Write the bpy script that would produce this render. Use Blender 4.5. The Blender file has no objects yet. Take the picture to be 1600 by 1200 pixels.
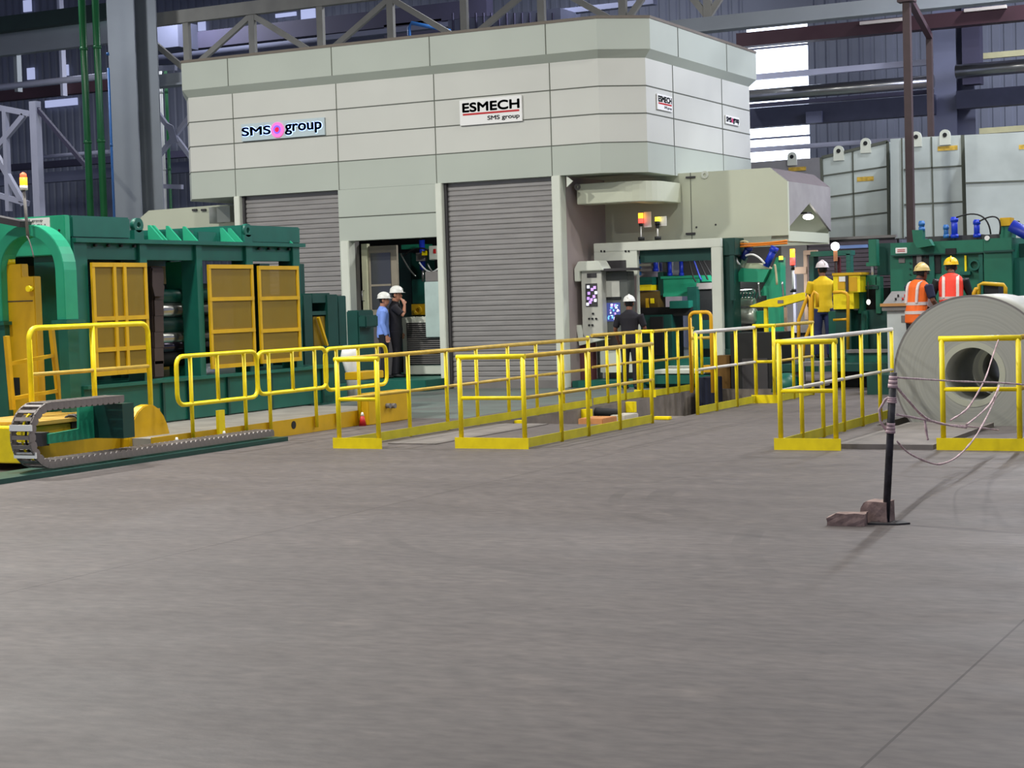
import bpy, bmesh, math, random
from mathutils import Vector, Matrix
random.seed(7)
PI = math.pi
SC = bpy.context.scene
COL = SC.collection

# ------------------------------------------------------------------ camera
FPX = 2750.0
YAW, PITCH, ROLL, EYE = math.radians(27), math.radians(2.79), math.radians(1.72), 1.63
FW = Vector((-math.sin(YAW)*math.cos(PITCH), math.cos(YAW)*math.cos(PITCH), -math.sin(PITCH)))
R0 = Vector((math.cos(YAW), math.sin(YAW), 0.0))
U0 = R0.cross(FW)
RT = R0*math.cos(ROLL) - U0*math.sin(ROLL)
UP = U0*math.cos(ROLL) + R0*math.sin(ROLL)
EYEP = Vector((0, 0, EYE))
cd = bpy.data.cameras.new('camera')
cam = bpy.data.objects.new('camera', cd)
COL.objects.link(cam)
cd.sensor_width = 36.0
cd.lens = 36.0*FPX/1600.0
cd.clip_end = 300
cam.matrix_world = Matrix(((RT.x, UP.x, -FW.x, 0), (RT.y, UP.y, -FW.y, 0), (RT.z, UP.z, -FW.z, EYE), (0, 0, 0, 1)))
SC.camera = cam

# ------------------------------------------------------------------ light
W = bpy.data.worlds.new('world'); SC.world = W; W.use_nodes = True
bgn = W.node_tree.nodes['Background']
bgn.inputs[0].default_value = (0.60, 0.66, 1.0, 1)
bgn.inputs[1].default_value = 0.5
SC.view_settings.view_transform = 'Standard'
SC.view_settings.look = 'None'
SC.view_settings.gamma = 1
SC.view_settings.use_curve_mapping = False
SC.view_settings.exposure = -0.07
def high_bay_or_fill(x, y, z, power, col=(1.0, 0.985, 0.93), size=0.7):
    l = bpy.data.lights.new('high_bay_or_fill_light', 'AREA'); l.shape = 'DISK'; l.size = size
    l.energy = power; l.color = col
    o = bpy.data.objects.new('high_bay_or_fill_light', l); o.location = (x, y, z); COL.objects.link(o)
    return o
for (x, y, z, p) in ((-20, 17, 11.5, 2000), (-12, 14.5, 11.5, 1400), (-3, 13, 11.5, 420), (5, 18, 11.5, 300),
                     (-15, 5, 11.5, 1000), (-7, 5, 11.5, 350), (2, 4, 11.5, 150),
                     (-31, 22, 11.5, 700), (-4, 25, 11.5, 700), (2, 30, 11.5, 700)):
    high_bay_or_fill(x, y, z, p)
for (x, y, z, p) in ((-5, 33, 11.2, 900), (-30, 33, 11.2, 260), (-6, 43, 12.2, 1000), (5, 43, 12.2, 600), (-20, 43, 12.2, 700), (-33, 43, 12.2, 700)):
    high_bay_or_fill(x, y, z, p, (0.88, 0.91, 1.0))  # bluish fill lamps added to brighten the back of the hall
# added unseen bluish fill lamp, standing in for daylight on the right flank
dl = bpy.data.lights.new('flank_fill_light', 'AREA'); dl.shape = 'RECTANGLE'; dl.size = 4; dl.size_y = 6
dl.energy = 850; dl.color = (0.66, 0.70, 1.0)
do = bpy.data.objects.new('flank_fill_light', dl); do.location = (1.5, 37, 9.0); do.rotation_euler = (0, math.radians(72), 0); COL.objects.link(do)

# ------------------------------------------------------------------ pixel -> place
def ray(x, y): return FW + RT*((x-800)/FPX) + UP*((600-y)/FPX)
def gz(x, y, z=0.0):
    d = ray(x, y); return EYEP + d*((z-EYE)/d.z)
def gy(x, y, Y):
    d = ray(x, y); return EYEP + d*(Y/d.y)
def gx(x, y, X):
    d = ray(x, y); return EYEP + d*(X/d.x)

# ------------------------------------------------------------------ materials
def lin(c):
    c = c/255.0
    return c/12.92 if c <= 0.04045 else ((c+0.055)/1.055)**2.4
def rgb(r, g, b): return (lin(r), lin(g), lin(b), 1)
MATS = {}
def mat(name, col, rough=0.5, metal=0.0, var=0.12, scale=3.0, bump=0.0, emit=None, es=0.0, alpha=1.0, stretch=(1, 1, 1), spec=0.5):
    if name in MATS: return MATS[name]
    m = bpy.data.materials.new(name); m.use_nodes = True
    nt = m.node_tree; b = nt.nodes['Principled BSDF']
    b.inputs['Roughness'].default_value = rough; b.inputs['Metallic'].default_value = metal
    b.inputs['Specular IOR Level'].default_value = spec
    c = rgb(*col)
    if var > 0:
        tc = nt.nodes.new('ShaderNodeTexCoord'); mp = nt.nodes.new('ShaderNodeMapping')
        mp.inputs['Scale'].default_value = stretch
        n = nt.nodes.new('ShaderNodeTexNoise'); n.inputs['Scale'].default_value = scale; n.inputs['Detail'].default_value = 5
        r = nt.nodes.new('ShaderNodeValToRGB')
        r.color_ramp.elements[0].position = 0.3; r.color_ramp.elements[1].position = 0.7
        r.color_ramp.elements[0].color = tuple(v*(1-var) for v in c[:3])+(1,)
        r.color_ramp.elements[1].color = tuple(min(1, v*(1+var*0.7)) for v in c[:3])+(1,)
        L = nt.links.new
        L(tc.outputs['Object'], mp.inputs[0]); L(mp.outputs[0], n.inputs['Vector']); L(n.outputs['Fac'], r.inputs[0]); L(r.outputs[0], b.inputs['Base Color'])
        if bump > 0:
            bp = nt.nodes.new('ShaderNodeBump'); bp.inputs['Strength'].default_value = bump; bp.inputs['Distance'].default_value = 0.02
            L(n.outputs['Fac'], bp.inputs['Height']); L(bp.outputs[0], b.inputs['Normal'])
    else:
        b.inputs['Base Color'].default_value = c
    if emit:
        b.inputs['Emission Color'].default_value = rgb(*emit); b.inputs['Emission Strength'].default_value = es
    b.inputs['Alpha'].default_value = alpha
    MATS[name] = m
    return m
Y_FENCE = mat('fence_yellow', (250, 224, 6), 0.45, var=0.10, scale=9)
Y_RAIL = mat('worn_rail_yellow', (205, 172, 70), 0.5, var=0.18, scale=7)
Y_MACH = mat('machine_yellow', (212, 168, 14), 0.45, var=0.14, scale=3)
Y_TOE_SHADED = mat('toe_board_yellow_shaded', (196, 184, 22), 0.55, var=0.14, scale=5)  # fence yellow darkened: shade of the side toe boards put into the colour
W_RAIL = mat('pale_rail', (215, 212, 205), 0.5, var=0.1)
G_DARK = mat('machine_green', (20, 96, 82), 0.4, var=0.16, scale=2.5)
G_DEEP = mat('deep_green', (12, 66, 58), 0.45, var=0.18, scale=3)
G_LITE = mat('light_green', (40, 158, 120), 0.45, var=0.12, scale=3)
CREAM = mat('cladding_grey', (200, 201, 193), 0.5, var=0.05, scale=0.6)
SAGE = mat('cladding_sage', (178, 185, 174), 0.5, var=0.05, scale=0.6)
PALE = mat('pale_paint', (212, 216, 203), 0.5, var=0.07, scale=2)
BEIGE = mat('duct_cream', (198, 202, 180), 0.5, var=0.06, scale=0.8)
SEAM = mat('joint_dark', (92, 96, 86), 0.8, var=0)
SHUT = mat('shutter_steel', (150, 147, 145), 0.5, 0.25, var=0.12, scale=2, stretch=(1, 1, 8))
BLACK = mat('black_paint', (16, 18, 20), 0.6, var=0.1)
DARKG = mat('dark_grey', (58, 56, 58), 0.6, var=0.15)
MIDG = mat('mid_grey', (122, 118, 116), 0.6, var=0.12)
STEEL = mat('bright_steel', (190, 190, 186), 0.25, 0.9, var=0.08)
BLUE = mat('pipe_blue', (52, 112, 180), 0.4, var=0.1)
CYLB = mat('cylinder_blue', (30, 60, 200), 0.35, var=0.1)
PGREEN = mat('pipe_green', (34, 104, 60), 0.3, var=0.08)
COLG = mat('column_grey', (150, 156, 160), 0.6, var=0.07, scale=1)
TRUSS = mat('truss_grey', (150, 148, 138), 0.6, var=0.12, scale=2)
BGD = mat('back_steel_dark', (58, 56, 78), 0.7, var=0.2, scale=0.8)
BGM = mat('back_steel_mid', (104, 108, 130), 0.6, var=0.15, scale=0.8)
BGL = mat('back_steel_light', (178, 180, 198), 0.5, var=0.12, scale=1)
MAROON = mat('maroon_steel', (62, 34, 42), 0.6, var=0.2, scale=1)
BROWN = mat('brown_pole', (66, 50, 50), 0.6, var=0.15)
RED = mat('red_paint', (190, 30, 34), 0.5, var=0)
ORANGE = mat('orange_hose', (230, 130, 20), 0.5, var=0.05)
WHITE = mat('white_paint', (235, 235, 232), 0.5, var=0.04)
NAVY = mat('navy_letters', (14, 26, 62), 0.5, var=0)
INK = mat('ink_letters', (10, 40, 52), 0.5, var=0)
RUBBER = mat('rubber', (22, 22, 24), 0.7, var=0.1)
WOOD = mat('cardboard', (190, 130, 80), 0.8, var=0.12)
BRICK = mat('concrete_block', (150, 128, 122), 0.95, var=0.3, scale=14, bump=0.8)
TAPE = mat('barrier_tape', (204, 176, 180), 0.6, var=0.4, scale=18)
CHAIN = mat('chain_grey', (120, 112, 108), 0.55, var=0.18, scale=12)
GALV = mat('galvanised_sheet', (190, 199, 196), 0.36, 0.35, var=0.24, scale=0.8, bump=0.25)
PITW = mat('pit_concrete', (120, 112, 104), 0.9, var=0.35, scale=3, bump=0.3)
SKIN = mat('skin', (120, 76, 56), 0.6, var=0.05)
SKINL = mat('skin_light', (176, 122, 96), 0.6, var=0.05)
def glow(name, col, s): return mat(name, col, 0.5, var=0, emit=col, es=s)

def mesh_screen(name, col, hole, scale, fac):
    """perforated guard sheet: yellow wire cloth with see-through gaps"""
    m = mat(name, col, 0.5, var=0); nt = m.node_tree; b = nt.nodes['Principled BSDF']; L = nt.links.new
    tr = nt.nodes.new('ShaderNodeBsdfTransparent'); mx = nt.nodes.new('ShaderNodeMixShader')
    tc = nt.nodes.new('ShaderNodeTexCoord'); n = nt.nodes.new('ShaderNodeTexNoise'); n.inputs['Scale'].default_value = 1.6
    mr = nt.nodes.new('ShaderNodeMapRange'); mr.inputs[3].default_value = fac-0.06; mr.inputs[4].default_value = fac+0.10
    L(tc.outputs['Object'], n.inputs['Vector']); L(n.outputs['Fac'], mr.inputs[0]); L(mr.outputs[0], mx.inputs[0])
    L(tr.outputs[0], mx.inputs[1]); L(b.outputs[0], mx.inputs[2]); L(mx.outputs[0], nt.nodes['Material Output'].inputs[0])
    return m
Y_MESH = mesh_screen('yellow_wire_cloth', (150, 122, 24), 0, 60, 0.66)

# ------------------------------------------------------------------ mesh builder
class MB:
    def __init__(s): s.v = []; s.f = []; s.sm = []
    def add(s, vs, fs, smooth=False):
        o = len(s.v); s.v += [Vector(v) for v in vs]
        for f in fs: s.f.append([i+o for i in f]); s.sm.append(smooth)
        return s
    def box(s, x0, x1, y0, y1, z0, z1):
        if x0 > x1: x0, x1 = x1, x0
        if y0 > y1: y0, y1 = y1, y0
        if z0 > z1: z0, z1 = z1, z0
        return s.add([(x, y, z) for x in (x0, x1) for y in (y0, y1) for z in (z0, z1)],
                     [(0, 1, 3, 2), (4, 6, 7, 5), (0, 4, 5, 1), (2, 3, 7, 6), (0, 2, 6, 4), (1, 5, 7, 3)])
    def bar(s, a, b, w, h=None, up=(0, 0, 1)):
        """rectangular bar from a to b, w wide, h high"""
        a, b = Vector(a), Vector(b); h = w if h is None else h
        d = (b-a).normalized(); u = Vector(up)
        if abs(d.dot(u)) > 0.98: u = Vector((0, 1, 0))
        r = d.cross(u).normalized(); u = r.cross(d)
        vs = [p + r*(sx*w/2) + u*(sz*h/2) for p in (a, b) for sx, sz in ((-1, -1), (1, -1), (1, 1), (-1, 1))]
        return s.add(vs, [(3, 2, 1, 0), (4, 5, 6, 7), (0, 1, 5, 4), (1, 2, 6, 5), (2, 3, 7, 6), (3, 0, 4, 7)])
    def tube(s, pts, r, seg=10, closed=False, caps=True, r2=None):
        pts = [Vector(p) for p in pts]; n = len(pts); rings = []
        rr = r if isinstance(r, (list, tuple)) else [r]*n
        prev = None; vs = []
        for i, p in enumerate(pts):
            if closed: t = pts[(i+1) % n]-pts[i-1]
            else: t = pts[min(i+1, n-1)]-pts[max(i-1, 0)]
            t.normalize()
            if prev is None:
                u = Vector((0, 0, 1)) if abs(t.z) < 0.9 else Vector((0, 1, 0))
            else: u = prev
            rt = t.cross(u)
            if rt.length < 1e-5: rt = t.cross(Vector((1, 0, 0)))
            rt.normalize(); u = rt.cross(t).normalized(); prev = u
            for k in range(seg):
                a = 2*PI*k/seg
                vs.append(p + rt*(math.cos(a)*rr[i]) + u*(math.sin(a)*rr[i]))
        fs = []
        m = n if closed else n-1
        for i in range(m):
            j = (i+1) % n
            for k in range(seg):
                l = (k+1) % seg
                fs.append((i*seg+k, i*seg+l, j*seg+l, j*seg+k))
        s.add(vs, fs, True)
        if caps and not closed:
            o = len(s.v)-len(vs)
            s.f.append([o+k for k in range(seg)][::-1]); s.sm.append(False)
            s.f.append([o+(n-1)*seg+k for k in range(seg)]); s.sm.append(False)
        return s
    def cyl(s, a, b, r, seg=20): return s.tube([a, b], r, seg)
    def ring(s, a, b, ro, ri, seg=48):
        a, b = Vector(a), Vector(b); t = (b-a).normalized()
        u = Vector((0, 0, 1)) if abs(t.z) < 0.9 else Vector((0, 1, 0))
        rt = t.cross(u).normalized(); u = rt.cross(t)
        def cir(p, r): return [p+rt*(math.cos(2*PI*k/seg)*r)+u*(math.sin(2*PI*k/seg)*r) for k in range(seg)]
        vs = cir(a, ro)+cir(b, ro)+cir(b, ri)+cir(a, ri)
        for q in range(4):
            fs = []
            for k in range(seg):
                l = (k+1) % seg; q2 = (q+1) % 4
                fs.append((q*seg+k, q*seg+l, q2*seg+l, q2*seg+k))
            o = len(s.v)
            if q == 0: s.add(vs, fs, True); base = o
            else:
                for f in fs: s.f.append([i+base for i in f]); s.sm.append(q == 2)
        return s
    def prism(s, poly, axis, a, b):
        """poly of 2D points; axis 'x': (y,z), 'y': (x,z), 'z': (x,y)"""
        def mk(p, t):
            return {'x': (t, p[0], p[1]), 'y': (p[0], t, p[1]), 'z': (p[0], p[1], t)}[axis]
        n = len(poly)
        vs = [mk(p, a) for p in poly]+[mk(p, b) for p in poly]
        fs = [list(range(n))[::-1], [n+i for i in range(n)]]+[(i, (i+1) % n, n+(i+1) % n, n+i) for i in range(n)]
        return s.add(vs, fs)
    def sphere(s, c, r, seg=12, rings=8, sc=(1, 1, 1), z0=-1.0):
        c = Vector(c); vs = []; fs = []
        a0 = math.asin(max(-1, min(1, z0)))
        for i in range(rings+1):
            ph = a0+(PI/2-a0)*i/rings
            for k in range(seg):
                th = 2*PI*k/seg
                vs.append(c+Vector((math.cos(ph)*math.cos(th)*r*sc[0], math.cos(ph)*math.sin(th)*r*sc[1], math.sin(ph)*r*sc[2])))
        for i in range(rings):
            for k in range(seg):
                l = (k+1) % seg
                fs.append((i*seg+k, i*seg+l, (i+1)*seg+l, (i+1)*seg+k))
        return s.add(vs, fs, True)
    def mesh(s, name, m, off=Vector((0, 0, 0)), bevel=0.0):
        me = bpy.data.meshes.new(name)
        me.from_pydata([tuple(v-off) for v in s.v], [], s.f)
        bm = bmesh.new(); bm.from_mesh(me)
        bmesh.ops.remove_doubles(bm, verts=bm.verts, dist=1e-5)
        bmesh.ops.recalc_face_normals(bm, faces=bm.faces)
        if bevel > 0:
            es = [e for e in bm.edges if len(e.link_faces) == 2 and e.calc_face_angle(0) > 0.6]
            bmesh.ops.bevel(bm, geom=es, offset=bevel, segments=2, affect='EDGES', clamp_overlap=True)
        bm.to_mesh(me); bm.free()
        return me
    def build(s, name, m, parent=None, bevel=0.0, smooth=None):
        off = Vector((0, 0, 0)); p = parent
        while p is not None: off += p.location; p = p.parent
        me = bpy.data.meshes.new(name)
        org = off
        if parent is None and s.v:
            xs = [v.x for v in s.v]; ys = [v.y for v in s.v]; zs = [v.z for v in s.v]
            org = Vector(((min(xs)+max(xs))/2, (min(ys)+max(ys))/2, min(zs)))
        me.from_pydata([tuple(v-org) for v in s.v], [], s.f)
        me.polygons.foreach_set('use_smooth', s.sm)
        bm = bmesh.new(); bm.from_mesh(me)
        bmesh.ops.recalc_face_normals(bm, faces=bm.faces)
        if bevel > 0:
            es = [e for e in bm.edges if len(e.link_faces) == 2 and e.calc_face_angle(0) > 0.6]
            bmesh.ops.bevel(bm, geom=es, offset=bevel, segments=2, affect='EDGES', clamp_overlap=True)
        bm.to_mesh(me); bm.free()
        me.materials.append(m)
        o = bpy.data.objects.new(name, me); COL.objects.link(o)
        if parent is None: o.location = org
        else: o.parent = parent
        return o
def thing(name, label, cat, loc=(0, 0, 0), group=None):
    o = bpy.data.objects.new(name, None); COL.objects.link(o); o.location = loc
    o.empty_display_size = 0.2
    return tag(o, label, cat, group)
def tag(o, label, cat, group=None):
    o['label'] = label; o['category'] = cat
    if group: o['group'] = group
    return o
def struct(o): o['kind'] = 'structure'; return o
def dup(root, loc, label=None):
    r = root.copy(); COL.objects.link(r); r.location = loc
    if label: r['label'] = label
    for ch in list(root.children):
        c = ch.copy(); COL.objects.link(c); c.parent = r
        for g in ch.children:
            d = g.copy(); COL.objects.link(d); d.parent = c
    return r
def fr(mb, px0, py0, px1, py1, Y, d):
    """box facing -Y whose front face at Y covers the pixel rectangle, d deep"""
    xm, ym = (px0+px1)/2, (py0+py1)/2
    return mb.box(gy(px0, ym, Y).x, gy(px1, ym, Y).x, Y, Y+d, gy(xm, py0, Y).z, gy(xm, py1, Y).z)
def sd(mb, px0, py0, px1, py1, X, d):
    """box facing +X whose face at X covers the pixel rectangle, d deep"""
    xm, ym = (px0+px1)/2, (py0+py1)/2
    return mb.box(X-d, X, gx(px0, ym, X).y, gx(px1, ym, X).y, gx(xm, py0, X).z, gx(xm, py1, X).z)
def text_mesh(body, x0, x1, z0, z1, y, m, name, parent, face='y', offset=0.0, ext=0.006):
    cu = bpy.data.curves.new('t', 'FONT'); cu.body = body; cu.size = 1; cu.extrude = 0.0
    ob = bpy.data.objects.new('t', cu); COL.objects.link(ob)
    dg = bpy.context.evaluated_depsgraph_get(); me = bpy.data.meshes.new_from_object(ob.evaluated_get(dg))
    bpy.data.objects.remove(ob)
    xs = [v.co.x for v in me.vertices]; ys = [v.co.y for v in me.vertices]
    mx0, mx1, my0, my1 = min(xs), max(xs), min(ys), max(ys)
    mb = MB(); vs = []
    for v in me.vertices:
        a = x0+(v.co.x-mx0)/(mx1-mx0)*(x1-x0); b = z0+(v.co.y-my0)/(my1-my0)*(z1-z0)
        vs.append((a, y, b) if face == 'y' else (y, a, b))
    n = len(vs); dy = -ext if face == 'y' else 0; dx = ext if face == 'x' else 0
    back = [(v[0]-dx, v[1]-dy, v[2]) for v in vs]
    fs = [tuple(p.vertices) for p in me.polygons]
    cnt = {}
    for f in fs:
        for i in range(len(f)):
            e = (f[i], f[(i+1) % len(f)]); cnt[e] = cnt.get(e, 0)+1
    side = [(a, b, b+n, a+n) for (a, b) in cnt if (b, a) not in cnt]
    dirs = [(0, 0)] if offset == 0 else [(math.cos(i*PI/4), math.sin(i*PI/4)) for i in range(8)]
    for ca_, sa_ in dirs:   # heavier strokes: the outline swept round by the stroke gain
        da, db = ca_*offset, sa_*offset
        sh_ = (lambda v: (v[0]+da, v[1], v[2]+db)) if face == 'y' else (lambda v: (v[0], v[1]+da, v[2]+db))
        mb.add([sh_(v) for v in vs+back], fs+[tuple(i+n for i in f)[::-1] for f in fs]+side)
    return mb.build(name, m, parent)
def arc(c, r, a0, a1, n, u, v):
    c, u, v = Vector(c), Vector(u), Vector(v)
    return [c+u*(math.cos(a0+(a1-a0)*i/n)*r)+v*(math.sin(a0+(a1-a0)*i/n)*r) for i in range(n+1)]
def cable(mb, a, b, sag, r=0.012, n=12, seg=6, side=(0, 0, 0)):
    a, b, side = Vector(a), Vector(b), Vector(side)
    return mb.tube([a.lerp(b, i/n)+(Vector((0, 0, -sag))+side)*(4*(i/n)*(1-i/n)) for i in range(n+1)], r, seg)

# ================================================================== SETTING
def floor_mat():
    m = bpy.data.materials.new('concrete_floor'); m.use_nodes = True; nt = m.node_tree; b = nt.nodes['Principled BSDF']; L = nt.links.new
    N = nt.nodes.new
    tc = N('ShaderNodeTexCoord')
    def noise(scale, st, det=6, rot=0.0):
        mp = N('ShaderNodeMapping'); mp.inputs['Scale'].default_value = st; mp.inputs['Rotation'].default_value = (0, 0, rot)
        n = N('ShaderNodeTexNoise'); n.inputs['Scale'].default_value = scale; n.inputs['Detail'].default_value = det
        L(tc.outputs['Object'], mp.inputs[0]); L(mp.outputs[0], n.inputs['Vector']); return n.outputs['Fac']
    def ramp(f, p0, c0, p1, c1):
        r = N('ShaderNodeValToRGB'); e = r.color_ramp.elements
        e[0].position, e[1].position = p0, p1; e[0].color, e[1].color = c0+(1,), c1+(1,); L(f, r.inputs[0]); return r.outputs[0]
    def mix(a, c, mode='MULTIPLY', f=1.0):
        x = N('ShaderNodeMix'); x.data_type = 'RGBA'; x.blend_type = mode
        if isinstance(f, float): x.inputs[0].default_value = f
        else: L(f, x.inputs[0])
        L(a, x.inputs[6]); L(c, x.inputs[7]); return x.outputs[2]
    base = ramp(noise(0.35, (1, 1, 1)), 0.3, (0.106, 0.091, 0.089), 0.7, (0.142, 0.123, 0.119))
    streak = ramp(noise(1.2, (0.35, 2.2, 1), 8, math.radians(-20)), 0.3, (0.86, 0.86, 0.865), 0.7, (1.07, 1.07, 1.06))
    fine = ramp(noise(9, (0.8, 1.8, 1), 9, math.radians(-24)), 0.28, (0.70, 0.70, 0.71), 0.72, (1.15, 1.15, 1.14))
    spots = ramp(noise(2.6, (1, 1, 1), 4), 0.60, (1, 1, 1), 0.72, (1.22, 1.21, 1.18))
    c = mix(mix(mix(base, streak), fine), spots)
    sep = N('ShaderNodeSeparateXYZ'); L(tc.outputs['Object'], sep.inputs[0])
    def mth(op, a, b2=None, c2=None):
        n = N('ShaderNodeMath'); n.operation = op
        for i, v in enumerate((a, b2, c2)):
            if v is None: continue
            if isinstance(v, (int, float)): n.inputs[i].default_value = v
            else: L(v, n.inputs[i])
        return n.outputs[0]
    # slab joints every 5.64 m
    xx = mth('ADD', sep.outputs['X'], 1.66+56.4+2.82)
    w = mth('ABSOLUTE', mth('SUBTRACT', mth('MODULO', xx, 5.64), 2.82))
    j = mth('LESS_THAN', w, 0.006)
    dark = N('ShaderNodeRGB'); dark.outputs[0].default_value = (0.03, 0.022, 0.022, 1)
    jf = mth('MULTIPLY', j, 0.75)
    c = mix(c, dark.outputs[0], 'MIX', jf)
    # worn green floor paint beside the plinth and along the machine house
    gm_ = mth('MULTIPLY', mth('LESS_THAN', sep.outputs['X'], -11.6), mth('GREATER_THAN', sep.outputs['Y'], 21.2))
    pm = N('ShaderNodeMapRange'); pm.inputs[1].default_value = 0.3; pm.inputs[2].default_value = 0.7; pm.inputs[3].default_value = 0.25; pm.inputs[4].default_value = 0.7
    L(noise(1.5, (1, 1, 1), 5), pm.inputs[0])
    gp_ = N('ShaderNodeRGB'); gp_.outputs[0].default_value = (0.13, 0.19, 0.165, 1)
    c = mix(c, gp_.outputs[0], 'MIX', mth('MULTIPLY', gm_, pm.outputs[0]))
    # tyre marks: faint arcs
    def arcmark(cx, cy, r, wd, st):
        dx = mth('SUBTRACT', sep.outputs['X'], cx); dy = mth('SUBTRACT', sep.outputs['Y'], cy)
        d = mth('SQRT', mth('ADD', mth('MULTIPLY', dx, dx), mth('MULTIPLY', dy, dy)))
        k = mth('LESS_THAN', mth('ABSOLUTE', mth('SUBTRACT', d, r)), wd)
        nn = N('ShaderNodeMapRange'); nn.inputs[1].default_value = 0.45; nn.inputs[2].default_value = 0.65
        L(noise(1.1, (1, 1, 1), 3), nn.inputs[0])
        return mth('MULTIPLY', mth('MULTIPLY', k, nn.outputs[0]), st)
    dk = N('ShaderNodeRGB'); dk.outputs[0].default_value = (0.055, 0.048, 0.048, 1)
    for a in ((-2.9, 13.9, 2.6, 0.10, 0.42), (-2.9, 13.9, 2.95, 0.05, 0.4), (-2.6, 13.4, 1.9, 0.11, 0.3), (-3.4, 13.0, 3.9, 0.05, 0.35), (-6.5, 9.5, 4.5, 0.06, 0.2), (1.5, 12.5, 5.6, 0.09, 0.3)):
        c = mix(c, dk.outputs[0], 'MIX', arcmark(*a))
    L(c, b.inputs['Base Color'])
    rr = N('ShaderNodeMapRange'); rr.inputs[3].default_value = 0.45; rr.inputs[4].default_value = 0.75
    L(noise(0.9, (1, 2, 1)), rr.inputs[0]); L(rr.outputs[0], b.inputs['Roughness'])
    b.inputs['Specular IOR Level'].default_value = 0.35
    bp = N('ShaderNodeBump'); bp.inputs['Strength'].default_value = 0.15; bp.inputs['Distance'].default_value = 0.01
    L(noise(14, (1, 2, 1), 8), bp.inputs['Height']); L(bp.outputs[0], b.inputs['Normal'])
    return m
FLOOR = floor_mat()
PA0, PA1, PAY0, PAY1 = -10.62, -8.55, 20.35, 27.85     # first coil pit
PB0, PB1, PBY0, PBY1 = -5.60, -3.50, 20.45, 26.1      # second coil pit
PD = -0.42
f = MB()
xs = [-60, PA0, PA1, PB0, PB1, 30]; ys = [-12, PAY0, PBY0, min(PBY1, PAY1), max(PBY1, PAY1), 62]
for i in range(5):
    for k in range(5):
        cx, cy = (xs[i]+xs[i+1])/2, (ys[k]+ys[k+1])/2
        if PA0 < cx < PA1 and PAY0 < cy < PAY1: continue
        if PB0 < cx < PB1 and PBY0 < cy < PBY1: continue
        f.add([(xs[i], ys[k], 0), (xs[i+1], ys[k], 0), (xs[i+1], ys[k+1], 0), (xs[i], ys[k+1], 0)], [(0, 1, 2, 3)])
fo = f.build('floor', FLOOR); fo.data.transform(Matrix.Translation(fo.location)); fo.location = (0, 0, 0); struct(fo)
for n, (a0, a1, b0, b1) in enumerate(((PA0, PA1, PAY0, PAY1), (PB0, PB1, PBY0, PBY1))):
    p = MB()
    q = [(a0, b0), (a1, b0), (a1, b1), (a0, b1)]
    for i in range(4):
        (xa, ya), (xb, yb) = q[i], q[(i+1) % 4]
        p.add([(xa, ya, 0), (xb, yb, 0), (xb, yb, PD), (xa, ya, PD)], [(0, 1, 2, 3)])
    p.add([(x, y, PD) for x, y in q], [(0, 1, 2, 3)])
    struct(p.build('floor_pit', PITW))

# back wall, corrugated sheet with a tall strip of translucent panels
YB = 50.0
def corr(x0, x1, z0, z1, y, pitch=0.33, d=0.04):
    mb = MB(); x = x0; pts = []
    while x < x1:
        for dx, dy in ((0, 0), (0.18, 0), (0.22, d), (0.29, d)):
            if x+dx < x1: pts.append((x+dx, y+dy))
        x += pitch
    pts.append((x1, y))
    vs = [(a, b, z0) for a, b in pts]+[(a, b, z1) for a, b in pts]; n = len(pts)
    return mb.add(vs, [(i, i+1, n+i+1, n+i) for i in range(n-1)])
WALLM = mat('wall_sheet', (118, 123, 138), 0.6, var=0.15, scale=0.5)
wx0, wx1 = gy(1168, 120, YB).x, gy(1263, 120, YB).x
wz0, wz1 = gy(1215, 262, YB).z, gy(1215, 26, YB).z
struct(corr(-62, wx0, 0, 14, YB).build('wall_back', WALLM))
w2 = corr(wx1, 32, 0, 14, YB)
w2.box(wx0, wx1, YB, YB+0.1, 0, wz0); w2.box(wx0, wx1, YB, YB+0.1, wz1, 14)
struct(w2.build('wall_back', WALLM))
struct(MB().box(wx0, wx1, YB+0.02, YB+0.05, wz0, wz1).build('window_1', glow('skylight_sheet', (225, 235, 255), 5.0)))
wf = MB()
for k in range(6):
    z = wz0+(wz1-wz0)*k/5; wf.box(wx0, wx1, YB-0.03, YB, z-0.03, z+0.03)
struct(wf.build('trim_1', BGM))
cl = MB().box(-62, 32, -14, 62, 14.0, 14.2)
struct(cl.build('ceiling', mat('roof_sheet', (90, 92, 104), 0.8, var=0.1, scale=0.3)))

# ================================================================== ENCLOSURE (cladded mill house)
YF = 28.3
ZT, ZS1, ZS0, ZU = 6.43, 5.90, 5.76, 3.77
XL = gy(296, 200, YF).x; XR = -12.55
# plan of the upper storey (front face, chamfers, right flank)
cR = gz(1015, 28, ZT); cE = gz(1166, 85, ZT)
XRF = -11.86
cy0 = 28.78
yE = 34.25
enc = thing('mill_enclosure', 'large pale grey panelled machine house with chamfered corners and two roller shutters', 'building', (-17, YF, 0))
def plan(o):   # o = outward offset
    k = o*0.41
    return [(XL-0.42-o, YF+0.5+k), (XL-k, YF-o), (XR+k, YF-o), (XRF+o, cy0-k), (XRF+o, yE+o), (XL-0.42-o, yE+o)]
def ringwall(p0, z0, p1, z1, mb):
    n = len(p0)
    vs = [(x, y, z0) for x, y in p0]+[(x, y, z1) for x, y in p1]
    return mb.add(vs, [(i, (i+1) % n, n+(i+1) % n, n+i) for i in range(n)])
zb = [ZU, ZU+0.53, ZU+1.03, ZU+1.51, ZS0]
body = MB(); ringwall(plan(0), ZU+0.53, plan(0), ZS0, body)
body.build('upper_cladding', CREAM, enc)
band = MB(); ringwall(plan(0.004), ZU, plan(0.004), ZU+0.53, band)
band.add([(x, y, ZU) for x, y in plan(0.004)], [tuple(range(6))])
band.build('lower_band', SAGE, enc)
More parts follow.
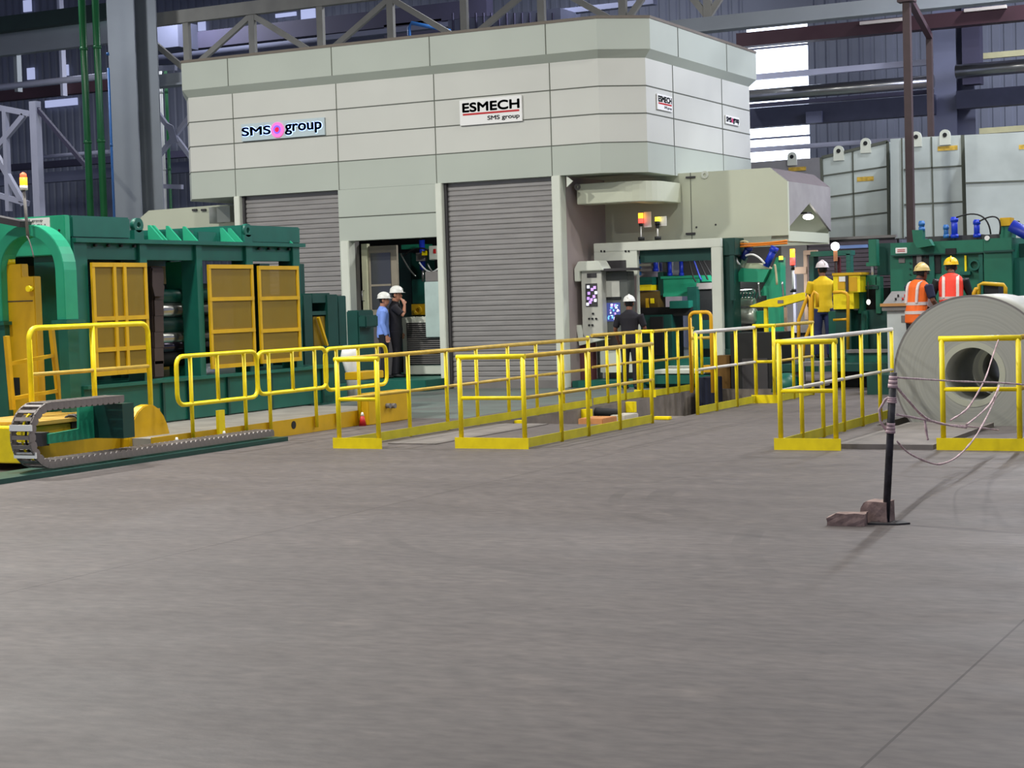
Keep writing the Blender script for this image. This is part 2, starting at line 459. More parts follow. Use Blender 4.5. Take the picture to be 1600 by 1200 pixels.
fas = MB(); ringwall(plan(0), ZS0, plan(0.12), ZS1, fas); ringwall(plan(0.12), ZS1, plan(0.12), ZT, fas)
fas.build('roof_fascia', SAGE, enc)
cop = MB(); ringwall(plan(0.13), ZT, plan(0.13), ZT+0.05, cop); cop.add([(x, y, ZT+0.05) for x, y in plan(0.13)], [tuple(range(6))])
cop.add([(x, y, ZT) for x, y in plan(0.13)], [tuple(range(6))])
cop.build('coping', mat('coping_brown', (112, 104, 94), 0.7, var=0.1), enc)
sm = MB()
p = plan(0.003)
for z in (zb[1], zb[2], zb[3]):
    for i in range(4):
        a, b = p[i], p[(i+1) % 6]; sm.bar((a[0], a[1], z), (b[0], b[1], z), 0.012, 0.016)
vx = [gy(365, 200, YF).x, gy(527, 200, YF).x, gy(680, 200, YF).x, gy(861, 200, YF).x]
for x in vx:
    sm.box(x-0.007, x+0.007, YF-0.008, YF+0.004, ZU, ZS0); sm.box(x-0.007, x+0.007, YF-0.128, YF-0.11, ZS1, ZT)
for px in (1052, 1128):
    y = gx(px, 170, XRF).y; sm.box(XRF-0.004, XRF+0.008, y-0.01, y+0.01, ZU, ZS0); sm.box(XRF+0.11, XRF+0.128, y-0.01, y+0.01, ZS1, ZT)
sm.build('panel_joints', SEAM, enc)
# ground storey
x1l, x1r = gy(376, 330, YF).x, gy(529, 330, YF).x
xdl, xdr = gy(541, 400, YF).x, gy(686, 400, YF).x
x2l, x2r = gy(692, 330, YF).x, gy(864, 330, YF).x
zd = 2.80
lw = MB()
lw.box(x1r, xdl, YF, YF+0.25, 0, ZU); lw.box(xdl, x2l-0.1, YF, YF+0.25, zd, ZU)
lw.build('panel_above_door', SAGE, enc)
pl = MB().box(x1r, x2l, YF-0.01, YF, 3.24, 3.255).build('panel_joints', SEAM, enc)
for (a, b) in ((x1l-0.13, x1l), (x2l-0.13, x2l), (x2r, x2r+0.17), (xdl-0.1, xdl+0.08)):
    MB().box(a, b, YF-0.04, YF+0.2, 0, ZU if a != xdl-0.1 else zd).build('pillar', PALE, enc, 0.01)
XW = x2r+0.17
sw = MB().box(XW-0.06, XW-0.002, YF+0.2, 34, 0, ZU); sw.box(XL+0.3, XL+0.36, YF+1.5, 34, 0, ZU); sw.box(XL+0.3, XW, 33.94, 34, 0, ZU)
sw.build('side_wall', mat('flank_grey', (165, 152, 150), 0.6, var=0.12, scale=1), enc)
def shutter(x0, x1, z0, z1, y):
    mb = MB(); pr = []; z = z0; p_ = 0.092
    while z < z1-p_:
        pr += [(y, z), (y-0.018, z+0.02), (y-0.018, z+p_-0.022), (y, z+p_-0.004)]; z += p_
    pr.append((y, z1)); n = len(pr)
    mb.add([(x0, a, b) for a, b in pr]+[(x1, a, b) for a, b in pr], [(i, i+1, n+i+1, n+i) for i in range(n-1)])
    return mb
for (a, b) in ((x1l, x1r), (x2l, x2r)):
    s_ = shutter(a+0.04, b, 0.12, ZU, YF+0.14).build('roller_shutter', SHUT, enc)
    MB().box(a+0.04, b, YF+0.1, YF+0.16, 0.0, 0.14).build('bottom_rail', MIDG, s_)
    MB().box(a, a+0.05, YF+0.06, YF+0.16, 0, ZU).build('guide_channel', DARKG, s_)

# signs
def sign_board(name, label, px0, px1, pyt, pyb, m=WHITE, t=0.03):
    xm, ym = (px0+px1)/2, (pyt+pyb)/2
    x0, x1 = gy(px0, ym, YF).x, gy(px1, ym, YF).x; z1, z0 = gy(xm, pyt, YF).z, gy(xm, pyb, YF).z
    th = thing(name, label, 'sign', ((x0+x1)/2, YF, z0))
    MB().box(x0, x1, YF-t-0.012, YF-0.012, z0, z1).build('board', m, th)
    return th, x0, x1, z0, z1
s1, x0, x1, z0, z1 = sign_board('company_sign', 'backlit company sign with dark letters and pink round logo on the upper cladding', 379, 509, 189, 216, mat('sign_pale', (188, 204, 208), 0.4, var=0.03))
w, h = x1-x0, z1-z0; ys_ = YF-0.045
GL = glow('letter_glow', (190, 212, 250), 1.05)
for nm, mm, off, dy in (('letter_halo', GL, 0.020, 0.0), ('letters', NAVY, 0.008, 0.02)):
    e_ = 0.0
    text_mesh('SMS', x0+0.015*w-e_*0.3, x0+0.36*w+e_*0.3, z0+0.30*h-e_*0.3, z0+0.78*h+e_*0.3, ys_-dy, mm, nm, s1, offset=off, ext=0.012)
    text_mesh('group', x0+0.54*w-e_*0.3, x0+0.97*w+e_*0.3, z0+0.17*h-e_*0.3, z0+0.76*h+e_*0.3, ys_-dy, mm, nm, s1, offset=off, ext=0.012)
lx, lz = x0+0.445*w, z0+0.50*h
MB().ring((lx, ys_-0.02, lz), (lx, ys_, lz), 0.44*h, 0.22*h, 32).build('logo_ring', glow('logo_pink', (255, 100, 170), 1.0), s1)
MB().ring((lx, ys_-0.03, lz+0.02*h), (lx, ys_-0.005, lz+0.02*h), 0.26*h, 0.15*h, 28).build('logo_inner_ring', glow('logo_violet', (120, 90, 220), 0.9), s1)
MB().cyl((lx, ys_-0.035, lz), (lx, ys_, lz), 0.14*h, 20).build('logo_dot', glow('logo_red', (220, 10, 60), 0.7), s1)
s2, x0, x1, z0, z1 = sign_board('maker_sign', 'white sign with dark letters over a red line, above the taller shutter', 720, 817, 153, 193)
w, h = x1-x0, z1-z0
text_mesh('ESMECH', x0+0.05*w, x0+0.96*w, z0+0.52*h, z0+0.86*h, ys_, INK, 'letters', s2, offset=0.009)
MB().box(x0+0.05*w, x0+0.96*w, ys_, ys_+0.01, z0+0.385*h, z0+0.46*h).build('red_line', RED, s2)
text_mesh('SMS group', x0+0.45*w, x0+0.96*w, z0+0.09*h, z0+0.30*h, ys_, INK, 'small_letters', s2, offset=0.003)
# flank signs
def flank_sign(name, label, px0, px1, pyt, pyb):
    ym = (pyt+pyb)/2; a = gx(px0, ym, XRF).y; b = gx(px1, ym, XRF).y
    z1 = gx((px0+px1)/2, pyt, XRF).z; z0 = gx((px0+px1)/2, pyb, XRF).z
    th = thing(name, label, 'sign', (XRF, (a+b)/2, z0))
    MB().box(XRF+0.01, XRF+0.03, a, b, z0, z1).build('board', WHITE, th)
    return th, a, b, z0, z1
t_, a, b, z0, z1 = flank_sign('maker_sign', 'white sign seen edge-on on the right flank of the machine house, near its corner', 1025, 1048, 149, 173)
w, h = b-a, z1-z0; xs_ = XRF+0.034
text_mesh('ESMECH', a+0.06*w, a+0.95*w, z0+0.52*h, z0+0.88*h, xs_, INK, 'letters', t_, 'x', 0.006)
MB().box(xs_-0.003, xs_, a+0.06*w, a+0.95*w, z0+0.36*h, z0+0.46*h).build('red_line', RED, t_)
text_mesh('SMS group', a+0.45*w, a+0.95*w, z0+0.08*h, z0+0.28*h, xs_, INK, 'small_letters', t_, 'x')
t_, a, b, z0, z1 = flank_sign('company_sign', 'small pale sign at the far end of the right flank of the machine house', 1132, 1153, 182, 195)
w, h = b-a, z1-z0
text_mesh('SMS', a+0.04*w, a+0.40*w, z0+0.25*h, z0+0.8*h, xs_, NAVY, 'letters', t_, 'x', 0.006)
text_mesh('group', a+0.54*w, a+0.96*w, z0+0.12*h, z0+0.75*h, xs_, NAVY, 'letters', t_, 'x', 0.006)
MB().cyl((xs_-0.003, a+0.47*w, z0+0.5*h), (xs_, a+0.47*w, z0+0.5*h), 0.3*h, 16).build('logo_dot', mat('logo_paint', (200, 60, 110), 0.5, var=0), t_)

# ================================================================== HALL STEELWORK
def hbeam(mb, px0, px1, pyc, hpx, Y, d=0.25, pxr=None):
    """beam along X at depth Y; its mid height is at pixel (pxr or px0, pyc) and it is hpx tall"""
    r = px0 if pxr is None else pxr
    z1 = gy(r, pyc-hpx/2, Y).z; z0 = gy(r, pyc+hpx/2, Y).z
    mb.box(gy(px0, pyc, Y).x, gy(px1, pyc-(px1-px0)*0.1, Y).x, Y, Y+d, z0, z1); return z0, z1
YT = 38.0
gt = thing('lattice_girder', 'long grey lattice girder with diagonal braces running above the machine house roof', 'girder', (-20, YT, 8))
m_ = MB(); tz0, tz1 = hbeam(m_, 205, 1700, 35, 20, YT, 0.2); m_.build('top_chord', TRUSS, gt)
m_ = MB(); bz0, bz1 = hbeam(m_, 205, 1700, 130, 18, YT, 0.2); m_.box(gy(205, 130, YT).x, 12, YT-0.12, YT+0.3, bz0-0.03, bz0+0.02); m_.build('bottom_chord', COLG, gt)
for px in (289, 392, 499, 609, 724, 845, 972, 1105):
    x = gy(px, 60, YT).x; MB().box(x-0.09, x+0.09, YT+0.03, YT+0.15, bz1-0.1, tz0+0.1).build('vertical', TRUSS, gt)
nod = [(212, 1), (289, 0), (392, 1), (499, 0), (609, 1), (724, 0), (845, 1), (972, 0), (1040, 1), (1105, 0), (1170, 1)]
for (a, ta), (b, tb) in zip(nod, nod[1:]):
    A = Vector((gy(a, 60, YT).x, YT+0.09, tz0 if ta else bz1)); B = Vector((gy(b, 60, YT).x, YT+0.09, tz0 if tb else bz1))
    MB().bar(A, B, 0.1, 0.14).build('diagonal', TRUSS, gt)
def column(name, label, px0, px1, py, Y, m, d=0.5, ztop=14):
    x0, x1 = gy(px0, py, Y).x, gy(px1, py, Y).x
    t = thing(name, label, 'column', ((x0+x1)/2, Y, 0))
    MB().box(x0, x1, Y, Y+0.04, 0, ztop).build('front_flange', m, t)
    MB().box((x0+x1)/2-0.03, (x0+x1)/2+0.03, Y+0.04, Y+d-0.04, 0, ztop).build('web', m, t)
    MB().box(x0+0.35, x1+0.35, Y+d-0.04, Y+d, 0, ztop).build('rear_flange', m, t)
    return t
column('steel_column', 'broad light grey steel column left of the machine house, beside the green pipes', 172, 214, 150, 36.8, COLG)
column('steel_column', 'blue-grey steel column against the far wall above the galvanised ducts', 1459, 1494, 120, 46.0, BGM, 0.6)
def pole(name, label, cat, px, py0, py1, Y, r, m, seg=12):
    a, b = gy(px, py0, Y), gy(px, py1, Y); x = a.x
    return tag(MB().cyl((x, Y, min(a.z, b.z)), (x, Y, max(a.z, b.z)), r, seg).build(name, m), label, cat)
def vpipe(name, label, px, py, Y, r, m, z1=13.5, z0=0.0):
    x = gy(px, py, Y).x
    t = thing(name, label, 'pipe', (x, Y, z0))
    MB().cyl((x, Y, z0), (x, Y, z1), r, 18).build('run', m, t)
    for z in (3.4, 5.6, 7.8): MB().cyl((x, Y, z), (x, Y, z+0.07), r*1.18, 18).build('collar', m, t)
    return t
vpipe('green_pipe', 'left of the two thick vertical green pipes beside the grey column', 136, 200, 33.0, 0.085, PGREEN)
vpipe('green_pipe', 'right of the two thick vertical green pipes beside the grey column', 157, 200, 33.0, 0.085, PGREEN)
vpipe('blue_pipe', 'thin vertical blue pipe between the green pipes and the grey column', 173, 200, 34.0, 0.03, BLUE, 7.5)
for px, c, l in ((247, BLUE, 'thin blue pipe behind the cross braces right of the grey column'), (254, WHITE, 'thin white pipe behind the cross braces right of the grey column'), (262, PGREEN, 'thin dark green pipe next to the machine house left corner')):
    vpipe('riser_pipe', l, px, 200, 41.0, 0.045, c, 8.5)
# braced tower right of the column
bt = thing('braced_tower', 'pale crossed steel bracing just right of the broad grey column', 'bracing', (-24, 39, 0))
for (a, b) in (((238, 165), (300, 248)), ((300, 178), (230, 268)), ((222, 290), (285, 292))):
    MB().bar(gy(a[0], a[1], 39), gy(b[0], b[1], 39), 0.1, 0.12).build('brace', BGL, bt)
x = gy(221, 230, 39).x; MB().box(x-0.09, x+0.09, 39, 39.2, 0, 8).build('post', COLG, bt)
p_ = gy(268, 208, 38.92); MB().prism([(p_.x-0.16, p_.z+0.3), (p_.x+0.05, p_.z+0.2), (p_.x+0.2, p_.z-0.25), (p_.x-0.05, p_.z-0.3)], 'y', 38.92, 38.95).build('gusset', BGL, bt)
MB().bar(gy(205, 108, 39), gy(275, 106, 39), 0.12, 0.14).build('tie', BGL, bt)
def beam(name, label, px0, px1, pyc, h, Y, m, d=0.3, cat='beam', pxr=None):
    mb = MB(); hbeam(mb, px0, px1, pyc, h, Y, d, pxr); return tag(mb.build(name, m), label, cat)
beam('crane_beam', 'dark green crane beam at the upper left corner', -80, 166, 38, 24, 40.5, mat('crane_green', (38, 60, 52), 0.6), pxr=0)
beam('roof_beam', 'wide grey beam under the green crane beam, upper left', -80, 168, 70, 34, 41.0, COLG, pxr=0)
beam('wall_rail', 'dark purple rail behind the green pipes, upper left', -80, 168, 150, 16, 44, MAROON, pxr=0)
beam('wall_rail', 'dim horizontal wall rail low behind the left green pipes', -80, 300, 278, 16, 46, BGM, pxr=60)
beam('wall_rail', 'dark horizontal wall rail halfway down behind the green pipes', -80, 300, 258, 10, 45, BGD, pxr=60)
beam('wall_rail', 'dark wide wall band directly behind the lattice girder on the left', 200, 760, 60, 26, 45, BGD, 0.4, pxr=330)
beam('wall_rail', 'grey wall band low behind the lattice girder on the left', 200, 900, 84, 16, 46, BGM, 0.3, pxr=330)
beam('wall_rail', 'thin beam seen through the girder right of its middle', 500, 1020, 34, 8, 44, BGM, 0.3, pxr=730)
def hpipe(name, label, px0, px1, pyc, r, Y, m, pxr=None, cat='pipe'):
    rf = px0 if pxr is None else pxr; z = gy(rf, pyc, Y).z
    return tag(MB().cyl((gy(px0, pyc, Y).x, Y, z), (gy(px1, pyc, Y).x, Y, z), r, 16).build(name, m), label, cat)
hpipe('overhead_pipe', 'pale shiny pipe crossing behind the green pipes, upper left', -60, 168, 136, 0.09, 40, BGL, 0)
hpipe('overhead_pipe', 'pale thin pipe lower down behind the green pipes', 60, 172, 246, 0.07, 45.93, BGL, 60)
for a, b, Y, w_, l in (((22, 60), (28, 143), 41.3, 0.13, 'short grey hanger post at the left edge under the grey beam'),
                    ((50, 158), (54, 560), 35.0, 0.22, 'pale upright post behind the green machine, left of the green pipes'),
                    ((88, -60), (92, 150), 43.8, 0.1, 'thin hanger between the beams left of the green pipes')):
    A, B = gy(a[0], a[1], Y), gy(b[0], b[1], Y)
    tag(MB().box(A.x-w_/2, A.x+w_/2, Y, Y+0.2, max(0, min(A.z, B.z)), min(14, max(A.z, B.z)+(5 if Y > 43 else 0))).build('steel_post', BGL if a[0] != 22 else COLG), l, 'post')
lb = thing('cross_bracing', 'pale crossed steel frame at the left edge behind the signal lamp', 'bracing', (-26, 35.2, 0))
for (a, b) in (((38, 180), (-20, 250)), ((-15, 225), (38, 320)), ((-20, 165), (48, 178)), ((8, 170), (14, 330)), ((-20, 300), (44, 318))):
    MB().bar(gy(a[0], a[1], 35.2), gy(b[0], b[1], 35.2), 0.12, 0.14).build('brace', BGL, lb)
tag(MB().bar(gy(54, 165, 35.1), gy(135, 260, 35.1), 0.1, 0.1).build('diagonal_brace', BGD), 'dark diagonal brace between pale post and green pipes', 'brace')
# small openings of daylight between roof members (panes in the back wall)
n_ = 2
for (a, b, c, d) in ((36, 0, 48, 18), (42, 106, 53, 124), (100, 101, 106, 118), (309, 32, 320, 48), (470, 14, 492, 34), (668, 20, 684, 32), (430, 20, 462, 26), (70, 155, 120, 166)):
    mb = MB(); fr(mb, a, b, c, d, YB-0.12, 0.06); struct(mb.build('window_%d' % n_, glow('skylight_dim', (170, 178, 215), 0.9))); n_ += 1
# ducts and dark roof things behind the girder
dk_ = thing('roof_duct', 'dim grey ribbed duct behind the girder above the machine house', 'duct', (-16, 44, 6))
fr(MB(), 0, 0, 0, 0, 44, 1) if False else None
mb = MB(); fr(mb, 700, 22, 876, 46, 43, 1.0); mb.build('body', BGM, dk_)
for k in range(14):
    q = MB(); px = 706+k*12; fr(q, px, 20, px+2, 47, 42.96, 0.05); q.build('rib', BGD, dk_)
mb = MB(); fr(mb, 216, 36, 278, 76, 44, 1.0); tag(mb.build('roof_duct', BGM), 'pale grey box duct behind the girder end next to the grey column', 'duct')
mb = MB(); fr(mb, 600, 34, 690, 60, 45, 0.6); tag(mb.build('roof_duct', BGD), 'dark box duct behind the girder beside the bent blue pipe', 'duct')
zt = gy(640, 36, 42).z
tag(MB().tube([(gy(640, 70, 42).x, 42, 0), (gy(640, 70, 42).x, 42, zt-0.12), (gy(644, 70, 42).x, 42, zt), (gy(690, 50, 42).x, 42.5, zt-0.25)], 0.05, 10).build('bent_pipe', BLUE), 'bent blue pipe rising behind the machine house roof', 'pipe')
# right-hand wall steel
beam('crane_girder', 'dark maroon crane girder crossing in front of the skylight top', 1150, 1720, 52, 22, 44.5, MAROON, 0.4, pxr=1262)
beam('light_batten', 'pale strip lamp casing under the dark girder left of the brown pole', 1343, 1412, 33, 5, 44.4, mat('batten', (205, 196, 186), 0.5), 0.1, 'lamp', pxr=1378)
beam('light_batten', 'pale strip lamp casing at the top right corner', 1506, 1572, 13, 5, 44.4, mat('batten', (205, 196, 186), 0.5), 0.1, 'lamp', pxr=1540)
beam('wall_rail', 'light blue-grey rail under the tall skylight pane', 1165, 1460, 113, 9, 47, BGL, 0.2, pxr=1262)
hpipe('overhead_pipe', 'large shiny horizontal pipe across the skylight', 1160, 1459, 143, 0.17, 45.5, STEEL, 1262)
hpipe('overhead_pipe', 'large shiny horizontal pipe right of the blue-grey column', 1494, 1720, 112, 0.18, 45.5, STEEL, 1495)
beam('crane_girder', 'wide dark blue crane girder low across the skylight', 1160, 1460, 178, 30, 45.8, mat('girder_blue', (70, 73, 92), 0.6), 0.4, pxr=1262)
beam('crane_girder', 'wide dark blue crane girder right of the blue-grey column', 1494, 1720, 156, 28, 45.8, mat('girder_blue', (70, 73, 92), 0.6), 0.4, pxr=1495)
beam('wall_rail', 'light rail just above the galvanised duct', 1165, 1460, 228, 7, 47.5, BGL, 0.2, pxr=1262)
beam('wall_rail', 'thin dark rail between the two large girders at right', 1165, 1460, 158, 6, 46.5, BGD, 0.2, pxr=1262)
beam('light_batten', 'yellowish batten high on the wall at the right edge', 1528, 1720, 88, 9, 47, mat('batten_y', (196, 192, 150), 0.5), 0.15, 'panel', pxr=1530)
beam('light_batten', 'yellowish batten at the right edge just above the duct', 1530, 1720, 205, 9, 47, mat('batten_y', (196, 192, 150), 0.5), 0.15, 'panel', pxr=1530)
mb = MB(); fr(mb, 1259, 174, 1284, 192, 45.6, 0.1); tag(mb.build('wall_lamp', BGM), 'small square lamp housing on the dark girder by the skylight', 'lamp')
xb_ = gy(1504, 60, 46).x
tag(MB().box(xb_, xb_+0.45, 45.9, 46.3, gy(1504, 72, 46).z-1.0, 12).build('column_bracket', BGD), 'dark bracket standing out right of the blue-grey column', 'bracket')

# galvanised ducts
YG = 36.0
gd = thing('exhaust_duct', 'big galvanised sheet duct with lifting lugs, left section beside the beige hood', 'duct', (-9, YG, 2))
def duct(parent, pts, Y, d, name='casing', m=GALV):
    poly = [(gy(a, b, Y).x, gy(a, b, Y).z) for a, b in pts]
    return MB().prism(poly, 'y', Y, Y+d).build(name, m, parent)
def dline(parent, a, b, Y, w_=0.03):
    A, B = gy(a[0], a[1], Y-0.01), gy(b[0], b[1], Y-0.01); MB().bar(A, B, 0.02, w_, up=(0, 0, 1) if abs(A.z-B.z) < abs(A.x-B.x) else (1, 0, 0)).build('seam', SEAM, parent)
duct(gd, [(1283, 246), (1387, 221), (1389, 370), (1288, 373)], YG, 1.6)
for a, b in (((1332, 234), (1335, 371)), ((1284, 275), (1387, 260)), ((1285, 309), (1387, 295)), ((1286, 343), (1388, 332))): dline(gd, a, b, YG)
for a, b in (((1284, 246), (1387, 221)), ((1283, 246), (1288, 373)), ((1387, 221), (1389, 370))): dline(gd, a, b, YG-0.01, 0.06)
def lug(parent, px, py, Y, m=PALE):
    p_ = gy(px, py, Y); o = []
    for i in range(9): o.append((p_.x+0.11*math.cos(PI*i/8), p_.z+0.11*math.sin(PI*i/8)))
    o = [(p_.x+0.11, p_.z-0.2)]+o+[(p_.x-0.11, p_.z-0.2)]
    l = MB().prism(o, 'y', Y-0.04, Y).build('lifting_lug', m, parent)
    MB().cyl((p_.x, Y-0.05, p_.z), (p_.x, Y+0.01, p_.z), 0.045, 12).build('hole', BLACK, l)
lug(gd, 1311, 236, YG); lug(gd, 1353, 224, YG)
stY = mat('faded_stencil', (214, 176, 70), 0.7, var=0.35, scale=14)
mb = MB(); fr(mb, 1339, 276, 1365, 283, YG-0.01, 0.01); mb.build('stencil_mark', stY, gd)
def duct_legs(parent, xs_, Y, zt):
    for x in xs_: MB().box(x-0.06, x+0.06, Y+0.3, Y+0.42, 0, zt).build('support_leg', MIDG, parent)
g2 = thing('exhaust_duct', 'tall narrow galvanised duct panel left of the brown pole', 'duct', (-7.3, YG-0.4, 2))
duct(g2, [(1391, 217), (1408, 216), (1410, 372), (1392, 373)], YG-0.4, 1.6)
dline(g2, (1409, 216), (1411, 372), YG-0.41)
g3 = thing('exhaust_duct', 'galvanised duct with two lifting lugs directly right of the brown pole', 'duct', (-6, YG-0.2, 2))
duct(g3, [(1409, 216), (1502, 211), (1507, 370), (1411, 370)], YG-0.2, 1.8)
for a, b in (((1455, 214), (1459, 370)), ((1410, 265), (1503, 259)), ((1410, 320), (1505, 315))): dline(g3, a, b, YG-0.2)
dline(g3, (1504, 211), (1508, 370), YG-0.22, 0.07)
lug(g3, 1432, 214, YG-0.2); lug(g3, 1477, 211, YG-0.2)
mb = MB(); fr(mb, 1465, 228, 1496, 235, YG-0.21, 0.01); mb.build('stencil_mark', stY, g3)
g4 = thing('exhaust_duct', 'plain wide galvanised duct at the right edge of the photo', 'duct', (-4, YG-0.6, 2))
duct(g4, [(1507, 211), (1640, 204), (1640, 372), (1511, 371)], YG-0.6, 1.8)
dline(g4, (1508, 286), (1640, 281), YG-0.6); mb = MB(); fr(mb, 1592, 226, 1606, 233, YG-0.61, 0.01); mb.build('stencil_mark', stY, g4)
g5 = thing('exhaust_duct', 'grey duct box with one lug, half hidden behind the beige hood', 'duct', (-11, 39.5, 2))
duct(g5, [(1170, 254), (1221, 250), (1221, 250), (1282, 246), (1284, 372), (1170, 372)], 39.5, 1.0, m=mat('duct_grey', (150, 148, 150), 0.5, var=0.08))
lug(g5, 1238, 245, 39.5); mb = MB(); fr(mb, 1232, 261, 1259, 267, 39.48, 0.02); mb.build('stencil_mark', stY, g5)
pb = thing('brown_pole', 'tall dark brown square pole standing in front of the galvanised ducts', 'pole', (gy(1419, 200, 34).x, 34, 0))
x = gy(1419, 200, 34).x; MB().box(x-0.07, x+0.07, 34, 34.14, 0, 7.3).build('shaft', BROWN, pb)
MB().box(x-0.16, x+0.16, 33.95, 34.2, 7.1, 7.35).build('head_plate', BROWN, pb)
x2_ = gy(1452, 120, 37.9).x
tag(MB().box(x2_-0.06, x2_+0.06, 37.9, 38.02, 0, 7.0).build('brown_pole', BROWN), 'thinner dark pole behind the duct, left of the blue-grey column', 'pole')
tag(MB().bar((x, 34.1, 7.25), (x2_, 38, 6.95), 0.12, 0.12).build('pole_tie', MAROON), 'dark arm joining the tops of the two brown poles', 'beam')

duct_legs(gd, (gy(1296, 360, YG).x, gy(1380, 360, YG).x), YG, gy(1340, 368, YG).z)
duct_legs(g2, (gy(1400, 360, YG).x,), YG-0.4, gy(1400, 368, YG-0.4).z)
duct_legs(g3, (gy(1425, 360, YG).x, gy(1495, 360, YG).x), YG-0.2, gy(1450, 368, YG).z)
duct_legs(g4, (gy(1530, 360, YG).x, gy(1630, 360, YG).x), YG-0.6, gy(1560, 368, YG).z)
duct_legs(g5, (gy(1180, 360, 39.5).x, gy(1275, 360, 39.5).x), 39.5, gy(1230, 370, 39.5).z)

# ================================================================== HOODS BESIDE THE HOUSE
YH = 30.2
hd = thing('fume_hood', 'large pale beige hood with sloping end right of the machine house', 'hood', (-11, YH, 2.3))
poly = [(930, 280), (1203, 262), (1231, 283), (1232, 366), (930, 379)]
zt_ = gy(1203, 262, YH).z; zb_ = gy(1150, 371, YH).z
hx = [gy(1203, 262, YH).x, gy(1231, 320, YH).x]; zc = gy(1231, 283, YH).z
xl_ = XW
yr = gx(1298, 330, hx[1]).y
MB().prism([(xl_, zt_), (hx[0], zt_), (hx[1], zc), (hx[1], zb_), (xl_, zb_)], 'y', YH, YH+0.08).build('front_panel', BEIGE, hd)
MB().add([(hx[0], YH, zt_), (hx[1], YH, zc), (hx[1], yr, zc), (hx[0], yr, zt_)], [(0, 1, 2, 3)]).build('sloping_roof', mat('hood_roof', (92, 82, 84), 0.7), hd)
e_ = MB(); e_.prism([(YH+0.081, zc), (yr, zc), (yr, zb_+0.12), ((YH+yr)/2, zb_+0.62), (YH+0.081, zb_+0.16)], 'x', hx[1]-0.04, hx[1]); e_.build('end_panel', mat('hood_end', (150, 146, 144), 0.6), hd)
MB().box(xl_, hx[1]-0.04, yr-0.05, yr, zb_-0.12, zc).build('rear_panel', BEIGE, hd)
MB().box(xl_, hx[0], YH+0.08, yr-0.05, zt_-0.02, zt_).build('top_panel', BEIGE, hd)
MB().box(hx[1]-0.35, hx[1]-0.03, YH+0.1, yr-0.1, zb_-0.1, zb_+0.08).build('lower_beam', BEIGE, hd)
s_ = MB(); xs1 = gy(1080, 320, YH).x; s_.box(xs1-0.006, xs1+0.006, YH-0.006, YH, zb_, zt_)
s_.build('panel_joint', SEAM, hd)
for px, py in ((1079, 277), (1079, 365)):
    p_ = gy(px, py, YH-0.02); b_ = MB().bar(p_-Vector((0.09, 0, 0)), p_+Vector((0.09, 0, 0)), 0.03, 0.035); b_.build('latch', DARKG, hd)
p_ = gy(1101, 273, YH-0.02); MB().ring(p_, p_+Vector((0, 0.02, 0)), 0.07, 0.03, 16).build('lifting_eye', PALE, hd)
for px, py in ((1118, 351), (1088, 355)):
    p_ = gy(px, py, YH-0.01); MB().cyl(p_, p_+Vector((0, 0.02, 0)), 0.018, 8).build('bolt', DARKG, hd)
for px, py in ((1263, 339),):
    p_ = gx(px, py, hx[1]-0.1); l_ = thing('hood_lamp', 'bright small work lamp under the sloping hood end', 'lamp', p_)
    MB().sphere(p_, 0.10, 12, 8, (1, 1.2, 0.5)).build('lens', glow('lamp_white', (255, 255, 250), 9), l_)
    MB().box(p_.x-0.1, p_.x+0.02, p_.y-0.14, p_.y+0.14, p_.z+0.05, p_.z+0.09).build('casing', DARKG, l_)
# small rounded duct under the overhang
YD = 28.75
cdx0, cdx1 = gy(901, 300, YD).x, gy(1018, 300, YD).x; cz0, cz1 = gy(930, 318, YD).z, gy(930, 286, YD).z
rd = thing('curved_duct', 'short rounded beige duct tucked under the machine house overhang', 'duct', ((cdx0+cdx1)/2, YD, cz0))
prof = [(cdx0, YD+0.5), (cdx0, YD), (cdx1-0.62, YD)]+[(cdx1-0.62+0.62*math.sin(a*PI/16), YD+0.62-0.62*math.cos(a*PI/16)) for a in range(1, 9)]+[(cdx1, YD+1.4), (cdx1-0.5, YD+1.4), (cdx1-0.5, YD+0.5)]
MB().prism(prof, 'z', cz0, cz1).build('casing', BEIGE, rd, 0.01)
MB().ring((cdx0+0.02, YD-0.02, cz1-0.05), (cdx0+0.02, YD, cz1-0.05), 0.06, 0.025, 14).build('lifting_eye', MIDG, rd)
p_ = gy(889, 283, YF); MB().prism([(p_.x-0.07, p_.z+0.1), (p_.x+0.05, p_.z), (p_.x-0.07, p_.z-0.1)], 'y', YF+0.05, YF+0.08).build('lifting_plate', PALE, enc)
# wall duct left of the house
YL = 30.0
lh = thing('fume_hood', 'pale beige hood sticking out left of the machine house, behind the green machine', 'hood', (-21.5, YL, 2.2))
mb = MB(); mb.prism([(gy(a, b, YL).x, gy(a, b, YL).z) for a, b in ((219, 340), (232, 329), (320, 322), (374, 318), (376, 372), (222, 380))], 'y', YL, YL+1.2); mb.build('casing', BEIGE, lh, 0.01)
mb = MB(); a = gy(339, 336, YL-0.35); mb.tube([a+Vector((0, 0, 0.16)), a+Vector((0, 0, -0.17))], 0.16, 20); mb.box(a.x, a.x+0.42, a.y-0.13, a.y+0.13, a.z-0.16, a.z+0.16); mb.build('elbow', PALE, lh)
for px in (304, 318):
    p_ = gy(px, 328, YL-0.03); MB().bar(p_-Vector((0.06, 0, 0)), p_+Vector((0.06, 0, 0)), 0.03, 0.04).build('latch', DARKG, lh)

